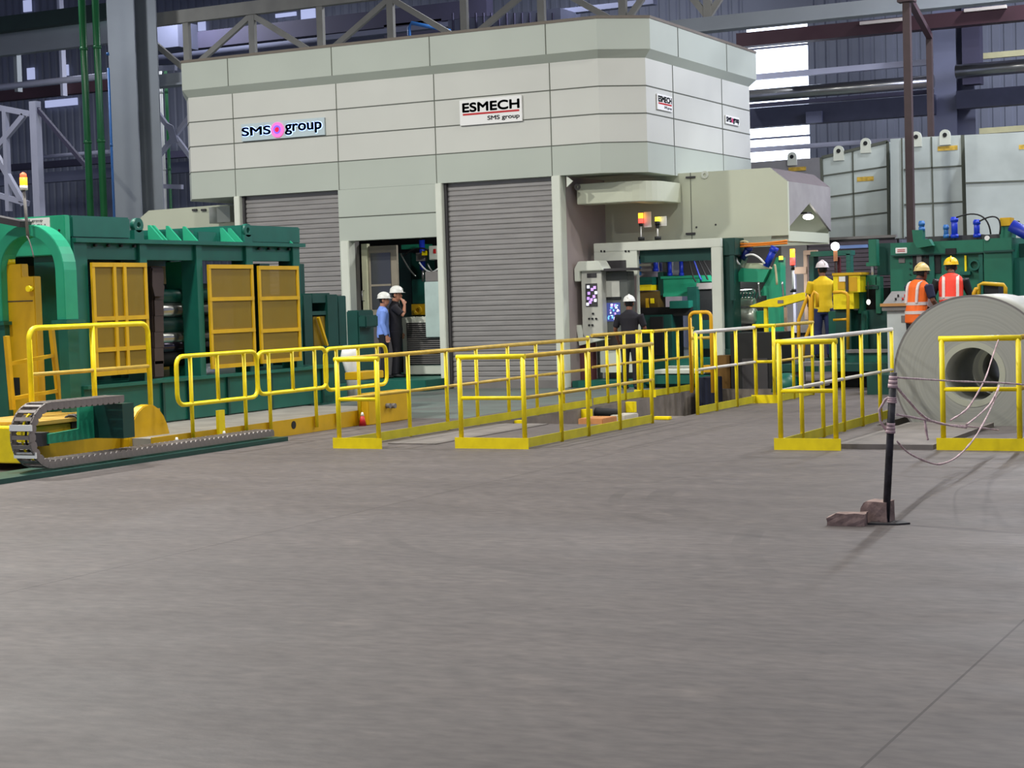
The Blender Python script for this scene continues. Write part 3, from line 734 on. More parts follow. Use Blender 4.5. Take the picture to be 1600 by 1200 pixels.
# ================================================================== LEFT MACHINE
XM = -14.0
def Z(px, py, X=XM): return gx(px, py, X).z
def Yx(px, py, X=XM): return gx(px, py, X).y
zdeck = 0.2
XC = -12.45
cb = thing('machine_plinth', 'long low yellow plinth with grey deck in front of the green machine', 'plinth', (XC-1, 19, 0))
yc0, yc1 = Yx(238, 690, XC), Yx(622, 640, XC)
MB().box(XC-0.02, XC, yc0, yc1, 0.0, zdeck).build('kerb_plate', Y_MACH, cb)
MB().box(-17.5, XC-0.02, yc0, yc1, 0.0, zdeck-0.01).build('deck', mat('deck_grey', (150, 146, 138), 0.7, var=0.2), cb)
yb = Yx(560, 640, XC)
MB().box(XC-0.02, XC+0.16, yb, yc1, 0.0, 0.42).build('end_block', Y_MACH, cb, 0.01)
p_ = gx(459, 664, XC+0.003); MB().cyl((XC, p_.y, p_.z), (XC+0.006, p_.y, p_.z), 0.05, 16).build('drain_hole', BLACK, cb)
for px in (604, 612):
    p_ = gx(px, 634, XC+0.16); MB().cyl((XC+0.16, p_.y, p_.z), (XC+0.22, p_.y, p_.z), 0.035, 10).build('pin', MIDG, cb)
for px, w_ in ((346, 0.22),):
    p_ = gx(px, 665, XC+0.03); MB().box(XC, XC+0.04, p_.y-0.06, p_.y+0.06, 0, 0.42).build('stop_plate', Y_FENCE, cb)
for px, py in ((274, 690), (348, 678), (564, 645)):
    p_ = gx(px, py, XC+0.08)
    t = thing('warning_peg', 'small red peg with pale tip at the kerb, %s' % {274: 'nearest the cable chain', 348: 'below the first looped guard rail', 564: 'behind the near railing frame'}[px], 'peg', (XC+0.1, p_.y, 0))
    MB().tube([(XC+0.1, p_.y, 0), (XC+0.1, p_.y, 0.13)], [0.05, 0.025], 10).build('cone', RED, t)
    MB().tube([(XC+0.1, p_.y, 0.13), (XC+0.1, p_.y, 0.18)], [0.025, 0.012], 8).build('tip', WHITE, t)
gm = thing('levelling_machine', 'big dark green machine frame with yellow mesh guards at left', 'machine', (XM-1.2, 18.5, 0.19))
MW = 2.4
zt, zbm = Z(350, 380), Z(350, 407)
cols = [(119, 141), (222, 234), (310, 320), (388, 399), (461, 472)]
for a, b in cols:
    for xo in (0, -MW+0.25):
        y0, y1 = Yx(a, 500), Yx(b, 500)
        MB().box(XM-0.25+xo, XM+xo, y0, y1, zdeck, zt).build('column', G_DARK, gm, 0.008)
y0, y1 = Yx(115, 390), Yx(474, 390)
for k in range(4):
    a, b = Yx(cols[k][1], 500), Yx(cols[k+1][0], 500)
    MB().box(XM-0.22, XM-0.04, a, b, zbm, zt-0.03).build('header_panel', G_DARK, gm)
MB().box(XM-MW, XM-MW+0.2, y0, y1, zbm, zt-0.03).build('rear_beam', G_DARK, gm)
MB().box(XM-MW, XM+0.04, y0, y1, zt-0.03, zt+0.02).build('top_plate', G_DARK, gm)
zbase = Z(280, 590)
mb = MB(); mb.box(XM-MW, XM+0.03, Yx(127, 600), Yx(520, 600), zdeck, zbase); mb.build('base_beam', G_DARK, gm, 0.01)
for px in (250, 290, 352, 420, 500):
    y = Yx(px, 600); MB().box(XM+0.03, XM+0.06, y-0.02, y+0.02, zdeck, zbase).build('stiffener', G_DEEP, gm)
MB().box(XM+0.03, XM+0.10, Yx(127, 600), Yx(520, 600), zbase-0.04, zbase).build('base_flange', G_DARK, gm)
# blocks on top
def topblock(pxa, pxb, py, name, m=G_DARK, d=MW-0.2, lift=0.0):
    a, b = Yx(pxa, py), Yx(pxb, py); z = Z((pxa+pxb)/2, py)
    return MB().box(XM-d, XM-0.06, a, b, zt+0.02, z).build(name, m, gm, 0.015)
zB = Z(114, 336)
b1 = MB().box(XM-MW-1.5, XM-0.02, Yx(114, 350), Yx(206, 350), zt+0.02, zB).build('crosshead', G_DARK, gm, 0.02)
b2 = topblock(384, 474, 353, 'crosshead')
for px, py in ((215, 352), (386, 360)):
    p_ = gx(px, py, XM-0.05)
    q = MB(); q.ring((XM-0.1, p_.y, p_.z), (XM-0.03, p_.y, p_.z), 0.09, 0.04, 18); q.box(XM-0.1, XM-0.03, p_.y-0.09, p_.y+0.09, zt, p_.z-0.06); q.build('lifting_lug', G_DARK, gm)
for a, b, py, m in ((232, 264, 367, G_DARK), (264, 286, 360, G_LITE), (286, 310, 359, G_DARK), (310, 330, 358, G_LITE), (332, 366, 361, G_DARK), (366, 382, 361, G_DARK)):
    aa, bb = Yx(a+1, py), Yx(b-3, py); z = Z((a+b)/2, py)
    MB().box(XM-0.9, XM-0.25, aa, bb, zt+0.02, z).build('cylinder_block', m if m != G_LITE else G_DARK, gm, 0.01)
for px in (256, 262, 284, 310, 368, 380, 458):
    y = Yx(px, 370); MB().prism([(XM-0.25, zt+0.02), (XM-0.02, zt+0.02), (XM-0.22, zt+0.22), (XM-0.25, zt+0.22)], 'y', y, y+0.03).build('rib', G_LITE, gm)
for k, (ax, bx) in enumerate(((141, 222), (399, 461))):
    for i in range(4):
        px = ax+(bx-ax)*(0.12+0.25*i); p_ = gx(px, 384, XM); MB().cyl((XM+0.0, p_.y, zt-0.06), (XM-0.05, p_.y, zt-0.06), 0.018, 8).build('bolt', BLACK, gm)
# front end header facing the camera, with sign
YE = Yx(114, 360)
MB().box(-18.5, XM-0.02, YE-0.12, YE-0.02, Z(114, 398), zB).build('end_header', G_LITE, gm, 0.01)
MB().box(XM-0.6, XM-0.26, YE-0.02, YE+0.25, zdeck, Z(114, 398)).build('end_post', G_DARK, gm)
for a in (0, 1):
    for b in (0, 1, 2):
        MB().cyl((XM-0.1-0.09*a, YE-0.13, Z(114, 398)+0.05+0.12*b), (XM-0.1-0.09*a, YE-0.11, Z(114, 398)+0.05+0.12*b), 0.014, 8).build('bolt', BLACK, gm)
# guards
def guard(pxa, pxb, pya, pyb, hbars, vbars, label):
    g = MB(); ya, yb_ = Yx(pxa, (pya+pyb)/2), Yx(pxb, (pya+pyb)/2); z1, z0 = Z((pxa+pxb)/2, pya), Z((pxa+pxb)/2, pyb); X = XM+0.07; w_ = 0.05
    g.box(X-0.03, X, ya, ya+w_, z0, z1); g.box(X-0.03, X, yb_-w_, yb_, z0, z1); g.box(X-0.028, X+0.003, ya+0.002, yb_-0.002, z1-w_, z1+0.002); g.box(X-0.028, X+0.003, ya+0.002, yb_-0.002, z0-0.002, z0+w_)
    for py in hbars: z = Z((pxa+pxb)/2, py); g.box(X-0.028, X+0.004, ya+0.003, yb_-0.003, z-w_/2, z+w_/2)
    for px in vbars: y = Yx(px, (pya+pyb)/2); g.box(X-0.026, X+0.006, y-w_/2, y+w_/2, z0+0.003, z1-0.003)
    fr_ = g.build('guard_frame', Y_MACH, gm)
    MB().box(X-0.022, X-0.016, ya+0.03, yb_-0.03, z0+0.03, z1-0.03).build('mesh_sheet', Y_MESH, fr_)
guard(140, 226, 411, 585, (497, 545), (175, 191), 'g1')
guard(322, 392, 414, 574, (467, 517), (), 'g2')
guard(400, 463, 416, 566, (466, 516), (), 'g3')
# machinery inside
MB().box(XM-MW+0.3, XM-MW+0.34, Yx(127, 450), Yx(470, 450), zbase, zbm).build('rear_guard', Y_MESH, gm)
MB().box(XM-MW-0.2, XM-MW-0.1, Yx(100, 450), Yx(485, 450), zdeck, zt).build('rear_panel', BLACK, gm)
ya, yb_ = Yx(243, 490, XM-0.5), Yx(309, 490, XM-0.5)
for py, r, m in ((484, 0.10, STEEL), (462, 0.09, G_DARK), (508, 0.11, G_DEEP), (527, 0.09, STEEL), (541, 0.09, mat('roll_dark', (70, 66, 78), 0.2, 0.8, var=0)), (560, 0.1, BLACK)):
    z = Z(275, py, XM-0.5); MB().cyl((XM-0.5, ya, z), (XM-0.5, yb_+0.3, z), r, 24).build('roll', m, gm)
BR = mat('link_brown', (66, 50, 44), 0.6, var=0.2)
for py in (430, 455, 480, 505, 530, 555, 575):
    z = Z(250, py, XM-0.2); y = Yx(248, py, XM-0.2)
    MB().box(XM-0.34, XM-0.2, y-0.1-(0.04 if py == 430 else 0), y+0.12, z-0.13, z+0.11).build('bearing_block', BR, gm, 0.02)
MB().prism([(Yx(238, 423, XM-0.15), Z(238, 423, XM-0.15)), (Yx(246, 430, XM-0.15), Z(246, 430, XM-0.15)), (Yx(257, 447, XM-0.15), Z(257, 447, XM-0.15)), (Yx(256, 463, XM-0.15), Z(256, 463, XM-0.15)), (Yx(242, 463, XM-0.15), Z(242, 463, XM-0.15)), (Yx(238, 446, XM-0.15), Z(238, 446, XM-0.15))], 'x', XM-0.19, XM-0.15).build('claw', BR, gm)
MB().box(XM-0.7, XM-0.3, Yx(298, 450, XM-0.3), Yx(309, 450, XM-0.3), zbase, zbm).build('inner_strut', G_LITE, gm)
for px in (140, 176, 400, 455):
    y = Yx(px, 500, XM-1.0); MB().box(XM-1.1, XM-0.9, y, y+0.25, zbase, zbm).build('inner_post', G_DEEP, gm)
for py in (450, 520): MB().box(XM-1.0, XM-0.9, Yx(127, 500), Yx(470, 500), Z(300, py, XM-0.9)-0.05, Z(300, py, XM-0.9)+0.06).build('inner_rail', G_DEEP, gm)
# sign on the end header
YS_ = YE-0.12
sg = thing('maker_sign', 'small white sign on the green header of the left machine', 'sign', (gy(52, 355, YS_).x, YS_, gy(52, 368, YS_).z))
mb = MB(); fr(mb, 29, 341, 77, 369, YS_-0.02, 0.015); mb.build('board', WHITE, sg)
xm0, xm1 = gy(33, 355, YS_).x, gy(73, 355, YS_).x
text_mesh('ESMECH', xm0, xm1, gy(52, 358, YS_).z, gy(52, 351, YS_).z, YS_-0.024, INK, 'letters', sg, ext=0.003)
text_mesh('SMS group', xm0+0.05, xm1-0.04, gy(52, 348, YS_).z, gy(52, 343, YS_).z, YS_-0.024, DARKG, 'small_letters', sg, ext=0.003)
text_mesh('SMS group', xm0+0.16, xm1-0.02, gy(52, 367.5, YS_).z, gy(52, 363, YS_).z, YS_-0.024, DARKG, 'small_letters', sg, ext=0.003)
mb = MB(); fr(mb, 33, 360, 73, 361.3, YS_-0.024, 0.004); mb.build('rule', DARKG, sg)
# arch in front
YA = YE-0.75
def arcpx(cx, cy, r, Y, n=14):
    c = gy(cx, cy, Y); k = (gy(cx+10, cy, Y).x-c.x)/10; return c, r*k
c, ro = arcpx(43, 424, 56, YA); ri = ro*0.76
ar = thing('arched_guide', 'light green arched frame standing before the left machine end', 'frame', (c.x, YA, zdeck))
zleg = gy(100, 500, YA).z
n = 18
out = [(c.x+ro*math.cos(PI-PI*i/n), c.z+ro*math.sin(PI-PI*i/n)) for i in range(n+1)]
inn = [(c.x+ri*math.cos(PI*i/n), c.z+ri*math.sin(PI*i/n)) for i in range(n+1)]
mb = MB(); po = [(c.x-ro, zleg)]+out+[(c.x+ro, zleg)]; pi_ = [(c.x-ri, zleg)]+inn[::-1]+[(c.x+ri, zleg)]
N_ = len(po); vs = []
for P_ in (po, pi_):
    for Y_ in (YA, YA+0.22): vs += [(a, Y_, b) for a, b in P_]
fs = []
for i in range(N_-1):
    fs += [(i, i+1, 2*N_+i+1, 2*N_+i), (N_+i, N_+i+1, 3*N_+i+1, 3*N_+i), (i, i+1, N_+i+1, N_+i), (2*N_+i, 2*N_+i+1, 3*N_+i+1, 3*N_+i)]
fs += [(0, N_, 3*N_, 2*N_), (N_-1, 2*N_-1, 4*N_-1, 3*N_-1)]
mb.add(vs, fs); mb.build('arch', G_LITE, ar, 0.006)
for sx in (-1, 1):
    xc = c.x+sx*(ro+ri)/2
    MB().box(xc-0.11, xc+0.11, YA-0.04, YA+0.28, zleg-0.04, zleg).build('flange', G_DARK, ar)
    MB().box(xc-0.07, xc+0.07, YA+0.02, YA+0.2, zdeck, zleg-0.04).build('leg', G_DARK, ar)
MB().bar((c.x-ro-0.5, YA-0.1, c.z+ro+0.22), (c.x+0.05, YA-0.05, c.z+ro+0.0), 0.2, 0.07).build('cable_tray', DARKG, ar)
# signal lamp on mast
p_ = gy(37, 290, YA-0.1); zb2 = gy(40, 372, YA-0.1).z
sl = thing('signal_lamp', 'glowing orange signal lamp on a thin mast above the left machine', 'lamp', (p_.x, YA-0.1, c.z+ro))
MB().tube([(p_.x+0.03, YA-0.1, zb2), (p_.x, YA-0.1, p_.z-0.05)], 0.018, 8).build('mast', MIDG, sl)
MB().cyl((p_.x, YA-0.1, p_.z-0.05), (p_.x, YA-0.1, p_.z+0.0), 0.045, 14).build('socket', WHITE, sl)
a = MB().cyl((p_.x, YA-0.1, p_.z), (p_.x, YA-0.1, p_.z+0.09), 0.042, 14); a.build('lower_lens', glow('lamp_amber', (255, 150, 30), 4), sl)
a = MB(); a.tube([(p_.x, YA-0.1, p_.z+0.09), (p_.x, YA-0.1, p_.z+0.13), (p_.x, YA-0.1, p_.z+0.15)], [0.04, 0.036, 0.01], 14); a.build('upper_lens', glow('lamp_salmon', (255, 110, 70), 1.2), sl)
q = MB(); cable(q, (p_.x+0.03, YA-0.12, zb2+0.02), (p_.x+0.12, YA-0.12, zb2-0.22), -0.04, 0.008); q.build('wire', MIDG, sl)
# yellow cabinet
YK = YA+0.1
yk = thing('yellow_cabinet', 'stepped yellow steel cabinet behind the left walkway railing', 'cabinet', (gy(20, 500, YK).x, YK, zdeck))
mb = MB(); x1 = gy(35, 460, YK).x; x2 = gy(54, 460, YK).x; zk1, zk2 = gy(18, 413, YK).z, gy(45, 432, YK).z
mb.prism([(x1-1.2, zdeck), (x2, zdeck), (x2, zk2), (x1, zk2), (x1, zk1), (x1-1.2, zk1)], 'y', YK, YK+0.12); mb.build('body', Y_MACH, yk, 0.008)
p_ = gy(49, 451, YK); MB().cyl((p_.x, YK-0.06, p_.z), (p_.x, YK, p_.z), 0.035, 14).build('knob', Y_FENCE, yk)
p_ = gy(20, 471, YK); MB().box(x1-1.2, x2-0.03, YK-0.006, YK, p_.z-0.006, p_.z+0.006).build('hinge_line', DARKG, yk)
p_ = gy(16, 410, YK+0.06); MB().cyl((p_.x, YK+0.06, zk1), (p_.x, YK+0.06, zk1+0.06), 0.06, 12).build('filler_cap', Y_FENCE, yk)
mb = MB(); fr(mb, 20, 590, 31, 622, YK-0.005, 0.01); mb.build('cut_out', BLACK, yk)
mb = MB(); sd(mb, 75, 425, 112, 500, -15.4, 0.03); mb.build('side_guard', Y_MESH, yk)
# yellow carriage
XK = -12.85
ca = thing('yellow_carriage', 'low yellow carriage on the floor behind the cable chain', 'carriage', (-14, 15, 0.04))
ya, yb_ = Yx(45, 690, XK), Yx(243, 690, XK); zc0, zc1 = 0.05, Z(140, 655, XK)
MB().box(XM+0.15, XK, ya, yb_, zc0, zc1).build('body', Y_MACH, ca, 0.02)
MB().box(XM+0.15, XK+0.06, ya+0.0, yb_+0.03, zc1, zc1+0.04).build('top_plate', mat('carriage_top', (190, 150, 60), 0.6, var=0.2), ca)
yq = Yx(205, 680, XK); 
mb = MB(); cc = Vector((XK, Yx(222, 700, XK), 0.05)); pts = [(cc.y+0.38*math.cos(t*PI/12), cc.z+0.50*math.sin(t*PI/12)) for t in range(13)]
mb.prism(pts, 'x', XK, XK+0.12); mb.build('wheel_cover', Y_MACH, ca, 0.01)
mb = MB(); sd(mb, 112, 650, 136, 668, XK+0.02, 0.03); mb.build('coupling', BLACK, ca)
for k in range(4):
    y = Yx(114+6*k, 660, XK+0.05); MB().tube(arc((XK+0.03, y, Z(125, 660, XK)), 0.09, 0, 2*PI, 14, (1, 0.3, 0), (0, 0, 1)), 0.014, 6).build('hose_coil', DARKG, ca)
MB().box(-17, XK+0.1, ya-0.25, ya, 0.08, Z(20, 668, XK)).build('front_box', Y_FENCE, ca, 0.01)

dk2 = struct(MB().box(-19, XM-0.1, 13.8, Yx(238, 690, XC), 0.0, 0.03).build('floor', G_DEEP)) if False else None
# cable chain and tray
XT = -12.2
tr_ = tag(MB().box(XT-0.32, XT+0.22, 12.0, 17.55, 0.0, 0.05).build('cable_tray', G_DEEP), 'flat dark green floor tray carrying the cable chain', 'tray')
ct = thing('cable_chain', 'grey link cable chain looping over the floor tray at lower left', 'cable chain', (XT, 14, 0.05))
zlo, zhi = 0.11, Z(120, 629, XT)
R_ = (zhi-zlo)/2; yl = Yx(36, 690, XT)+R_; yt = Yx(188, 632, XT)
path = [(17.35, zlo)]; y = 17.35
pitch = 0.085; L1 = 17.35-yl
tot = L1+PI*R_+(yt-yl)
lk = MB()
for xo in (-0.13, 0.11): lk.prism([(-0.045, -0.04), (0.045, -0.04), (0.045, 0.02), (0.02, 0.042), (-0.02, 0.042), (-0.045, 0.02)], 'x', xo, xo+0.02)
lk.box(-0.12, 0.12, -0.02, 0.02, 0.03, 0.042); lk.box(-0.12, 0.12, -0.02, 0.02, -0.04, -0.03)
lme = lk.mesh('link', CHAIN); lme.materials.append(CHAIN)
N_ = int(tot/pitch)
for i in range(N_):
    s_ = i*pitch
    if s_ < L1: y, z, ang = 17.35-s_, zlo, 0.0
    elif s_ < L1+PI*R_:
        a = (s_-L1)/R_; y, z, ang = yl-R_*math.sin(a), zlo+R_-R_*math.cos(a), -a
    else: y, z, ang = yl+(s_-L1-PI*R_), zhi, PI
    o = bpy.data.objects.new('link', lme); COL.objects.link(o); o.parent = ct
    o.location = (0, y-14, z-0.05); o.rotation_euler = (ang, 0, 0)
for a in (0.9, 1.9):
    y, z = yl-R_*math.sin(a), zlo+R_-R_*math.cos(a)
    o = MB().box(XT-0.14, XT+0.14, y-0.05, y-0.03, z-0.03, z+0.03).build('cover_strip', WHITE, ct)
mb = MB()
for k, m in enumerate((Y_FENCE, BLACK)):
    mb = MB(); mb.tube([(XT-0.03+0.05*k, yl-(R_-0.02)*math.sin(a*0.2), zlo+R_-(R_-0.02)*math.cos(a*0.2)) for a in range(2, 14)], 0.012, 6); mb.build('cable', m, ct)
bk = thing('chain_bracket', 'green angled bracket holding the upper end of the cable chain', 'bracket', (XT-0.2, yt, 0))
zb_ = Z(170, 686, XT)
MB().prism([(Yx(155, 640, XT), zhi-0.05), (Yx(196, 636, XT), zhi-0.05), (Yx(196, 682, XT), zb_), (Yx(108, 686, XT), zb_), (Yx(108, 672, XT), zb_+0.1), (Yx(155, 668, XT), zb_+0.12)], 'x', XT-0.3, XT-0.27).build('plate', G_LITE, bk)
MB().box(XT-0.27, XT+0.12, Yx(178, 660, XT), Yx(196, 660, XT), zb_, zhi-0.05).build('end_box', G_DEEP, bk)
MB().box(XT-0.45, XT-0.3, Yx(100, 680, XT), Yx(112, 680, XT), zb_-0.02, zb_+0.12).build('root_block', DARKG, bk)
MB().box(XK, XT-0.3, Yx(112, 680, XT), Yx(150, 680, XT), zb_+0.0, zb_+0.08).build('arm', G_DARK, bk)
# small green stand right of the machine
ss = thing('green_stand', 'smaller dark green stand with yellow mesh right of the left machine', 'machine', (XM-0.6, 22.5, 0))
XS = -14.6
for a, b in ((476, 490), (513, 530)): q = MB(); sd(q, a, 460, b, 602, XS, 0.9); q.build('column', G_DEEP, ss, 0.01)
q = MB(); sd(q, 488, 458, 515, 473, XS-0.02, 0.8); q.build('header', G_DEEP, ss)
q = MB(); sd(q, 488, 486, 515, 492, XS-0.02, 0.8); q.build('middle_bar', G_DEEP, ss)
q = MB(); sd(q, 490, 494, 514, 540, XS-0.05, 0.02); q.build('mesh_sheet', Y_MESH, ss)
q = MB(); q.bar(gx(497, 496, XS), gx(511, 540, XS), 0.04, 0.04); q.build('brace', Y_MACH, ss)
q = MB(); sd(q, 476, 540, 545, 602, XS+0.02, 1.1); q.build('base', G_DEEP, ss, 0.01)
q = MB(); sd(q, 530, 462, 543, 602, XS-0.05, 0.8); q.build('side_box', G_DEEP, ss, 0.01)
q = MB(); fr(q, 543, 485, 562, 632, 25.2, 0.5); fr(q, 560, 493, 572, 512, 25.2, 0.4); q.build('gear_box', G_DEEP, ss, 0.02)
q = MB(); sd(q, 485, 600, 600, 628, XS+0.25, 0.7); q.build('sled', G_DARK, ss)
wp = gx(549, 575, XS+0.6); w_ = thing('white_cover', 'white moulded cover standing behind the third looped guard rail', 'cover', (wp.x, wp.y, zdeck))
MB().tube([(wp.x, wp.y, zdeck-0.01), (wp.x, wp.y, 0.6), (wp.x-0.02, wp.y, 0.85), (wp.x-0.02, wp.y, 1.0)], [0.07, 0.09, 0.14, 0.1], 14).build('shell', WHITE, w_)
q = MB(); sd(q, 566, 580, 600, 592, -13.4, 0.3); q.build('foot_block', Y_MACH, ss, 0.01)

# ================================================================== RAILINGS
def rounded(pts, r, n=5):
    """closed polyline with rounded corners"""
    out = []; N = len(pts); pts = [Vector(p) for p in pts]
    for i in range(N):
        p, a, b = pts[i], pts[i-1], pts[(i+1) % N]
        u, v = (a-p).normalized()*r, (b-p).normalized()*r
        for k in range(n+1):
            t = k/n; out.append((p+u)*(1-t)**2+p*2*t*(1-t)+(p+v)*t**2)
    return out
def hoop_rail(label, pxl, pxr, pyt, pyb, posts, X, m=Y_FENCE, feet=None):
    ym = (pyt+pyb)/2; ya, yb_ = gx(pxl, ym, X).y, gx(pxr, ym, X).y; z1, z0 = gx((pxl+pxr)/2, pyt, X).z, gx((pxl+pxr)/2, pyb, X).z
    t = thing('looped_guard_rail', label, 'railing', (X, (ya+yb_)/2, 0.0), 'looped yellow guard rails along the plinth')
    MB().tube(rounded([(X, ya, z0), (X, yb_, z0), (X, yb_, z1), (X, ya, z1)], 0.13), 0.026, 10, closed=True).build('loop', Y_FENCE, t)
    for px, full in posts:
        y = gx(px, ym, X).y; MB().cyl((X, y, 0.06 if full else z0), (X, y, z1), 0.023, 10).build('post' if full else 'baluster', m, t)
hoop_rail('looped yellow guard rail on the plinth kerb, nearest the cable chain', 276, 402, 553, 627, ((298, 1), (340, 0), (382, 1)), XC+0.03)
hoop_rail('looped yellow guard rail on the plinth kerb, middle of the three', 402, 510, 547, 611, ((420, 1), (457, 0), (492, 1)), XC+0.03)
hoop_rail('looped yellow guard rail on the plinth kerb, nearest the machine house door', 508, 604, 542, 605, ((526, 1), (560, 1), (590, 1)), XC+0.03)
# walkway railing of the machine
XR1 = -13.25
wr = thing('walkway_railing', 'yellow walkway railing with rounded top corners at the left edge', 'railing', (XR1, 16, zdeck))
def wz(px, py): return gx(px, py, XR1)
za, zb_, zc_ = wz(140, 509).z, wz(140, 579).z, zdeck
ya, yb_ = wz(47, 570).y, wz(233, 570).y
MB().tube([(XR1, ya, zc_-0.12), (XR1, ya, za-0.12)]+arc((XR1, ya+0.12, za-0.12), 0.12, PI, PI/2, 5, (0, 1, 0), (0, 0, 1))+arc((XR1, yb_-0.12, za-0.12), 0.12, PI/2, 0, 5, (0, 1, 0), (0, 0, 1))+[(XR1, yb_, zc_)], 0.03, 12).build('top_rail', Y_FENCE, wr)
MB().cyl((XR1, ya, zb_), (XR1, yb_, zb_), 0.024, 10).build('mid_rail', Y_RAIL, wr)
y = wz(146, 570).y; MB().cyl((XR1, y, zc_), (XR1, y, za), 0.03, 10).build('post', Y_FENCE, wr)
ld = thing('step_ladder', 'worn yellow ladder leaning behind the left walkway railing', 'ladder', (XR1-0.5, 15.3, 0.1))
A, B, C_, D = gx(10, 525, -13.9), gx(20, 640, -13.9), gx(80, 510, -13.9), gx(93, 628, -13.9)
MB().bar(A, B, 0.05, 0.05).build('stile', Y_MACH, ld); MB().bar(C_, D, 0.05, 0.05).build('stile', Y_MACH, ld)
for t in (0.38, 0.85): MB().bar(A.lerp(B, t), C_.lerp(D, t), 0.04, 0.04).build('rung', Y_MACH, ld)

def fence(label, line, posts, z0, z1, zm, front=None, toe=0.11, rail=Y_RAIL, toem=Y_TOE_SHADED, toe_side=0.0, cap=None, grp='yellow pit railings'):
    """line: ((x,y),(x,y)) run of the side; posts: y positions; front: (xa, xb) panel at the near end"""
    (xa, ya), (xb, yb_) = line
    t = thing('pit_railing', label, 'railing', (xa, ya, z0), grp)
    MB().cyl((xa, ya, z1), (xb, yb_, z1), 0.026, 12).build('top_rail', rail, t)
    MB().cyl((xa, ya, zm), (xb, yb_, zm), 0.02, 10).build('mid_rail', rail, t)
    for y in posts:
        f_ = (y-ya)/(yb_-ya); x = xa+(xb-xa)*f_; MB().cyl((x, y, z0), (x, y, z1), 0.024, 12).build('post', Y_FENCE, t)
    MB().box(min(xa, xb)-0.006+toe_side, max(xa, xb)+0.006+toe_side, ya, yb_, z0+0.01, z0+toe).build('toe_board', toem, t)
    if front:
        fa, fb = front
        MB().cyl((fa-0.03, ya, z1), (fb+0.03, ya, z1), 0.028, 12).build('top_rail', Y_FENCE, t)
        MB().cyl((fa, ya, zm), (fb, ya, zm), 0.022, 10).build('mid_rail', Y_FENCE, t)
        for x in (fa, fb): MB().cyl((x, ya, z0), (x, ya, z1), 0.027, 12).build('post', Y_FENCE, t)
        MB().box(min(fa, fb)-0.06, max(fa, fb)+0.06, ya-0.045, ya-0.033, z0, z0+toe+0.01).build('toe_board', Y_FENCE, t)
    return t
def ys(X, lst): return [gx(px, py, X).y for px, py in lst]
XA = -10.74
pa = ys(XA, ((641, 680), (700, 671), (747, 664), (796, 656), (840, 649), (881, 642), (922, 636)))
fence('long yellow railing left of the coil pit, its end frame nearest the plinth', ((XA, 16.75), (XA, pa[-1])), pa, 0, 1.0, 0.55, (XA, XA+0.52), toe_side=0.03)
pa2 = ys(XA, ((926, 634), (955, 629), (982, 624), (1008, 620)))
y_ = pa2[-1]
fence('yellow railing continuing behind the long one towards the operator in black', ((XA-0.05, pa2[0]+0.15), (XA-0.05, y_)), pa2, 0, 1.04, 0.57, None)
fence('short yellow railing piece at the far end of the left pit side', ((XA+0.1, y_+0.1), (XA+0.1, y_+1.9)), [y_+0.7, y_+1.2, y_+1.85], 0, 1.04, 0.57, (XA-0.15, XA+0.1))
XBF = -8.5
pb_ = ys(XBF, ((878, 688), (920, 680), (969, 670)))
fence('yellow railing right of the cardboard boxes, with a frame across its near end', ((XBF, 16.95), (XBF, 20.6)), pb_+[20.55], 0, 1.0, 0.55, (XBF-0.78, XBF), toem=Y_TOE_SHADED)
XCF = -8.45
pc = ys(XCF, ((1120, 641), (1152, 635), (1182, 629)))
fence('pale-topped yellow railing beyond the gap in the pit edge', ((XCF, 22.0), (XCF, pc[-1])), [22.02]+pc, 0, 1.1, 0.6, rail=W_RAIL)
fence('short yellow railing with a bright end panel beside the roll stand', ((XCF+0.28, pc[-1]), (XCF+0.28, pc[-1]+1.9)), [pc[-1]+0.9, pc[-1]+1.85], 0, 1.12, 0.6, (XCF, XCF+0.28), rail=Y_RAIL)
XD = -5.72
pd_ = ys(XD, ((1254, 689), (1287, 682), (1319, 673), (1348, 666), (1376, 657)))
fence('pale-topped yellow railing with an end frame, left of the steel coil', ((XD, 17.25), (XD, pd_[-1]+0.6)), pd_+[pd_[-1]+0.58], 0, 1.1, 0.6, (XD, XD+0.58), rail=W_RAIL)
XE = gz(1594, 704).x
fence('yellow railing frame directly in front of the steel coil, hung with barrier tape', ((XE, 17.45), (XE, 21.5)), [18.4, 19.4, 20.4, 21.45], 0, 1.1, 0.6, (gz(1471, 704).x, XE))
# hooped tall guard by the portal
yh = 26.9
hg = thing('hooped_guard', 'tall narrow yellow hooped guard at the foot of the white portal', 'railing', (gy(1095, 560, yh).x, yh, 0))
xa, xb = gy(1079, 540, yh).x, gy(1112, 540, yh).x; z1, z0 = gy(1095, 488, yh).z, gy(1095, 622, yh).z
MB().tube([(xa, yh, 0.0), (xa, yh, z1-0.08)]+arc((xa+0.08, yh, z1-0.08), 0.08, PI, PI/2, 4, (1, 0, 0), (0, 0, 1))+arc((xb-0.08, yh, z1-0.08), 0.08, PI/2, 0, 4, (1, 0, 0), (0, 0, 1))+[(xb, yh, 0.0)], 0.03, 10).build('hoop', mat('hoop_orange_yellow', (226, 170, 20), 0.5, var=0.1), hg)
zz = gy(1095, 528, yh).z; MB().cyl((xa, yh, zz), (xb, yh, zz), 0.025, 8).build('cross_bar', Y_RAIL, hg)
xm = gy(1096, 540, yh).x; MB().cyl((xm, yh, 0.3), (xm, yh, z1), 0.026, 8).build('centre_bar', Y_FENCE, hg)
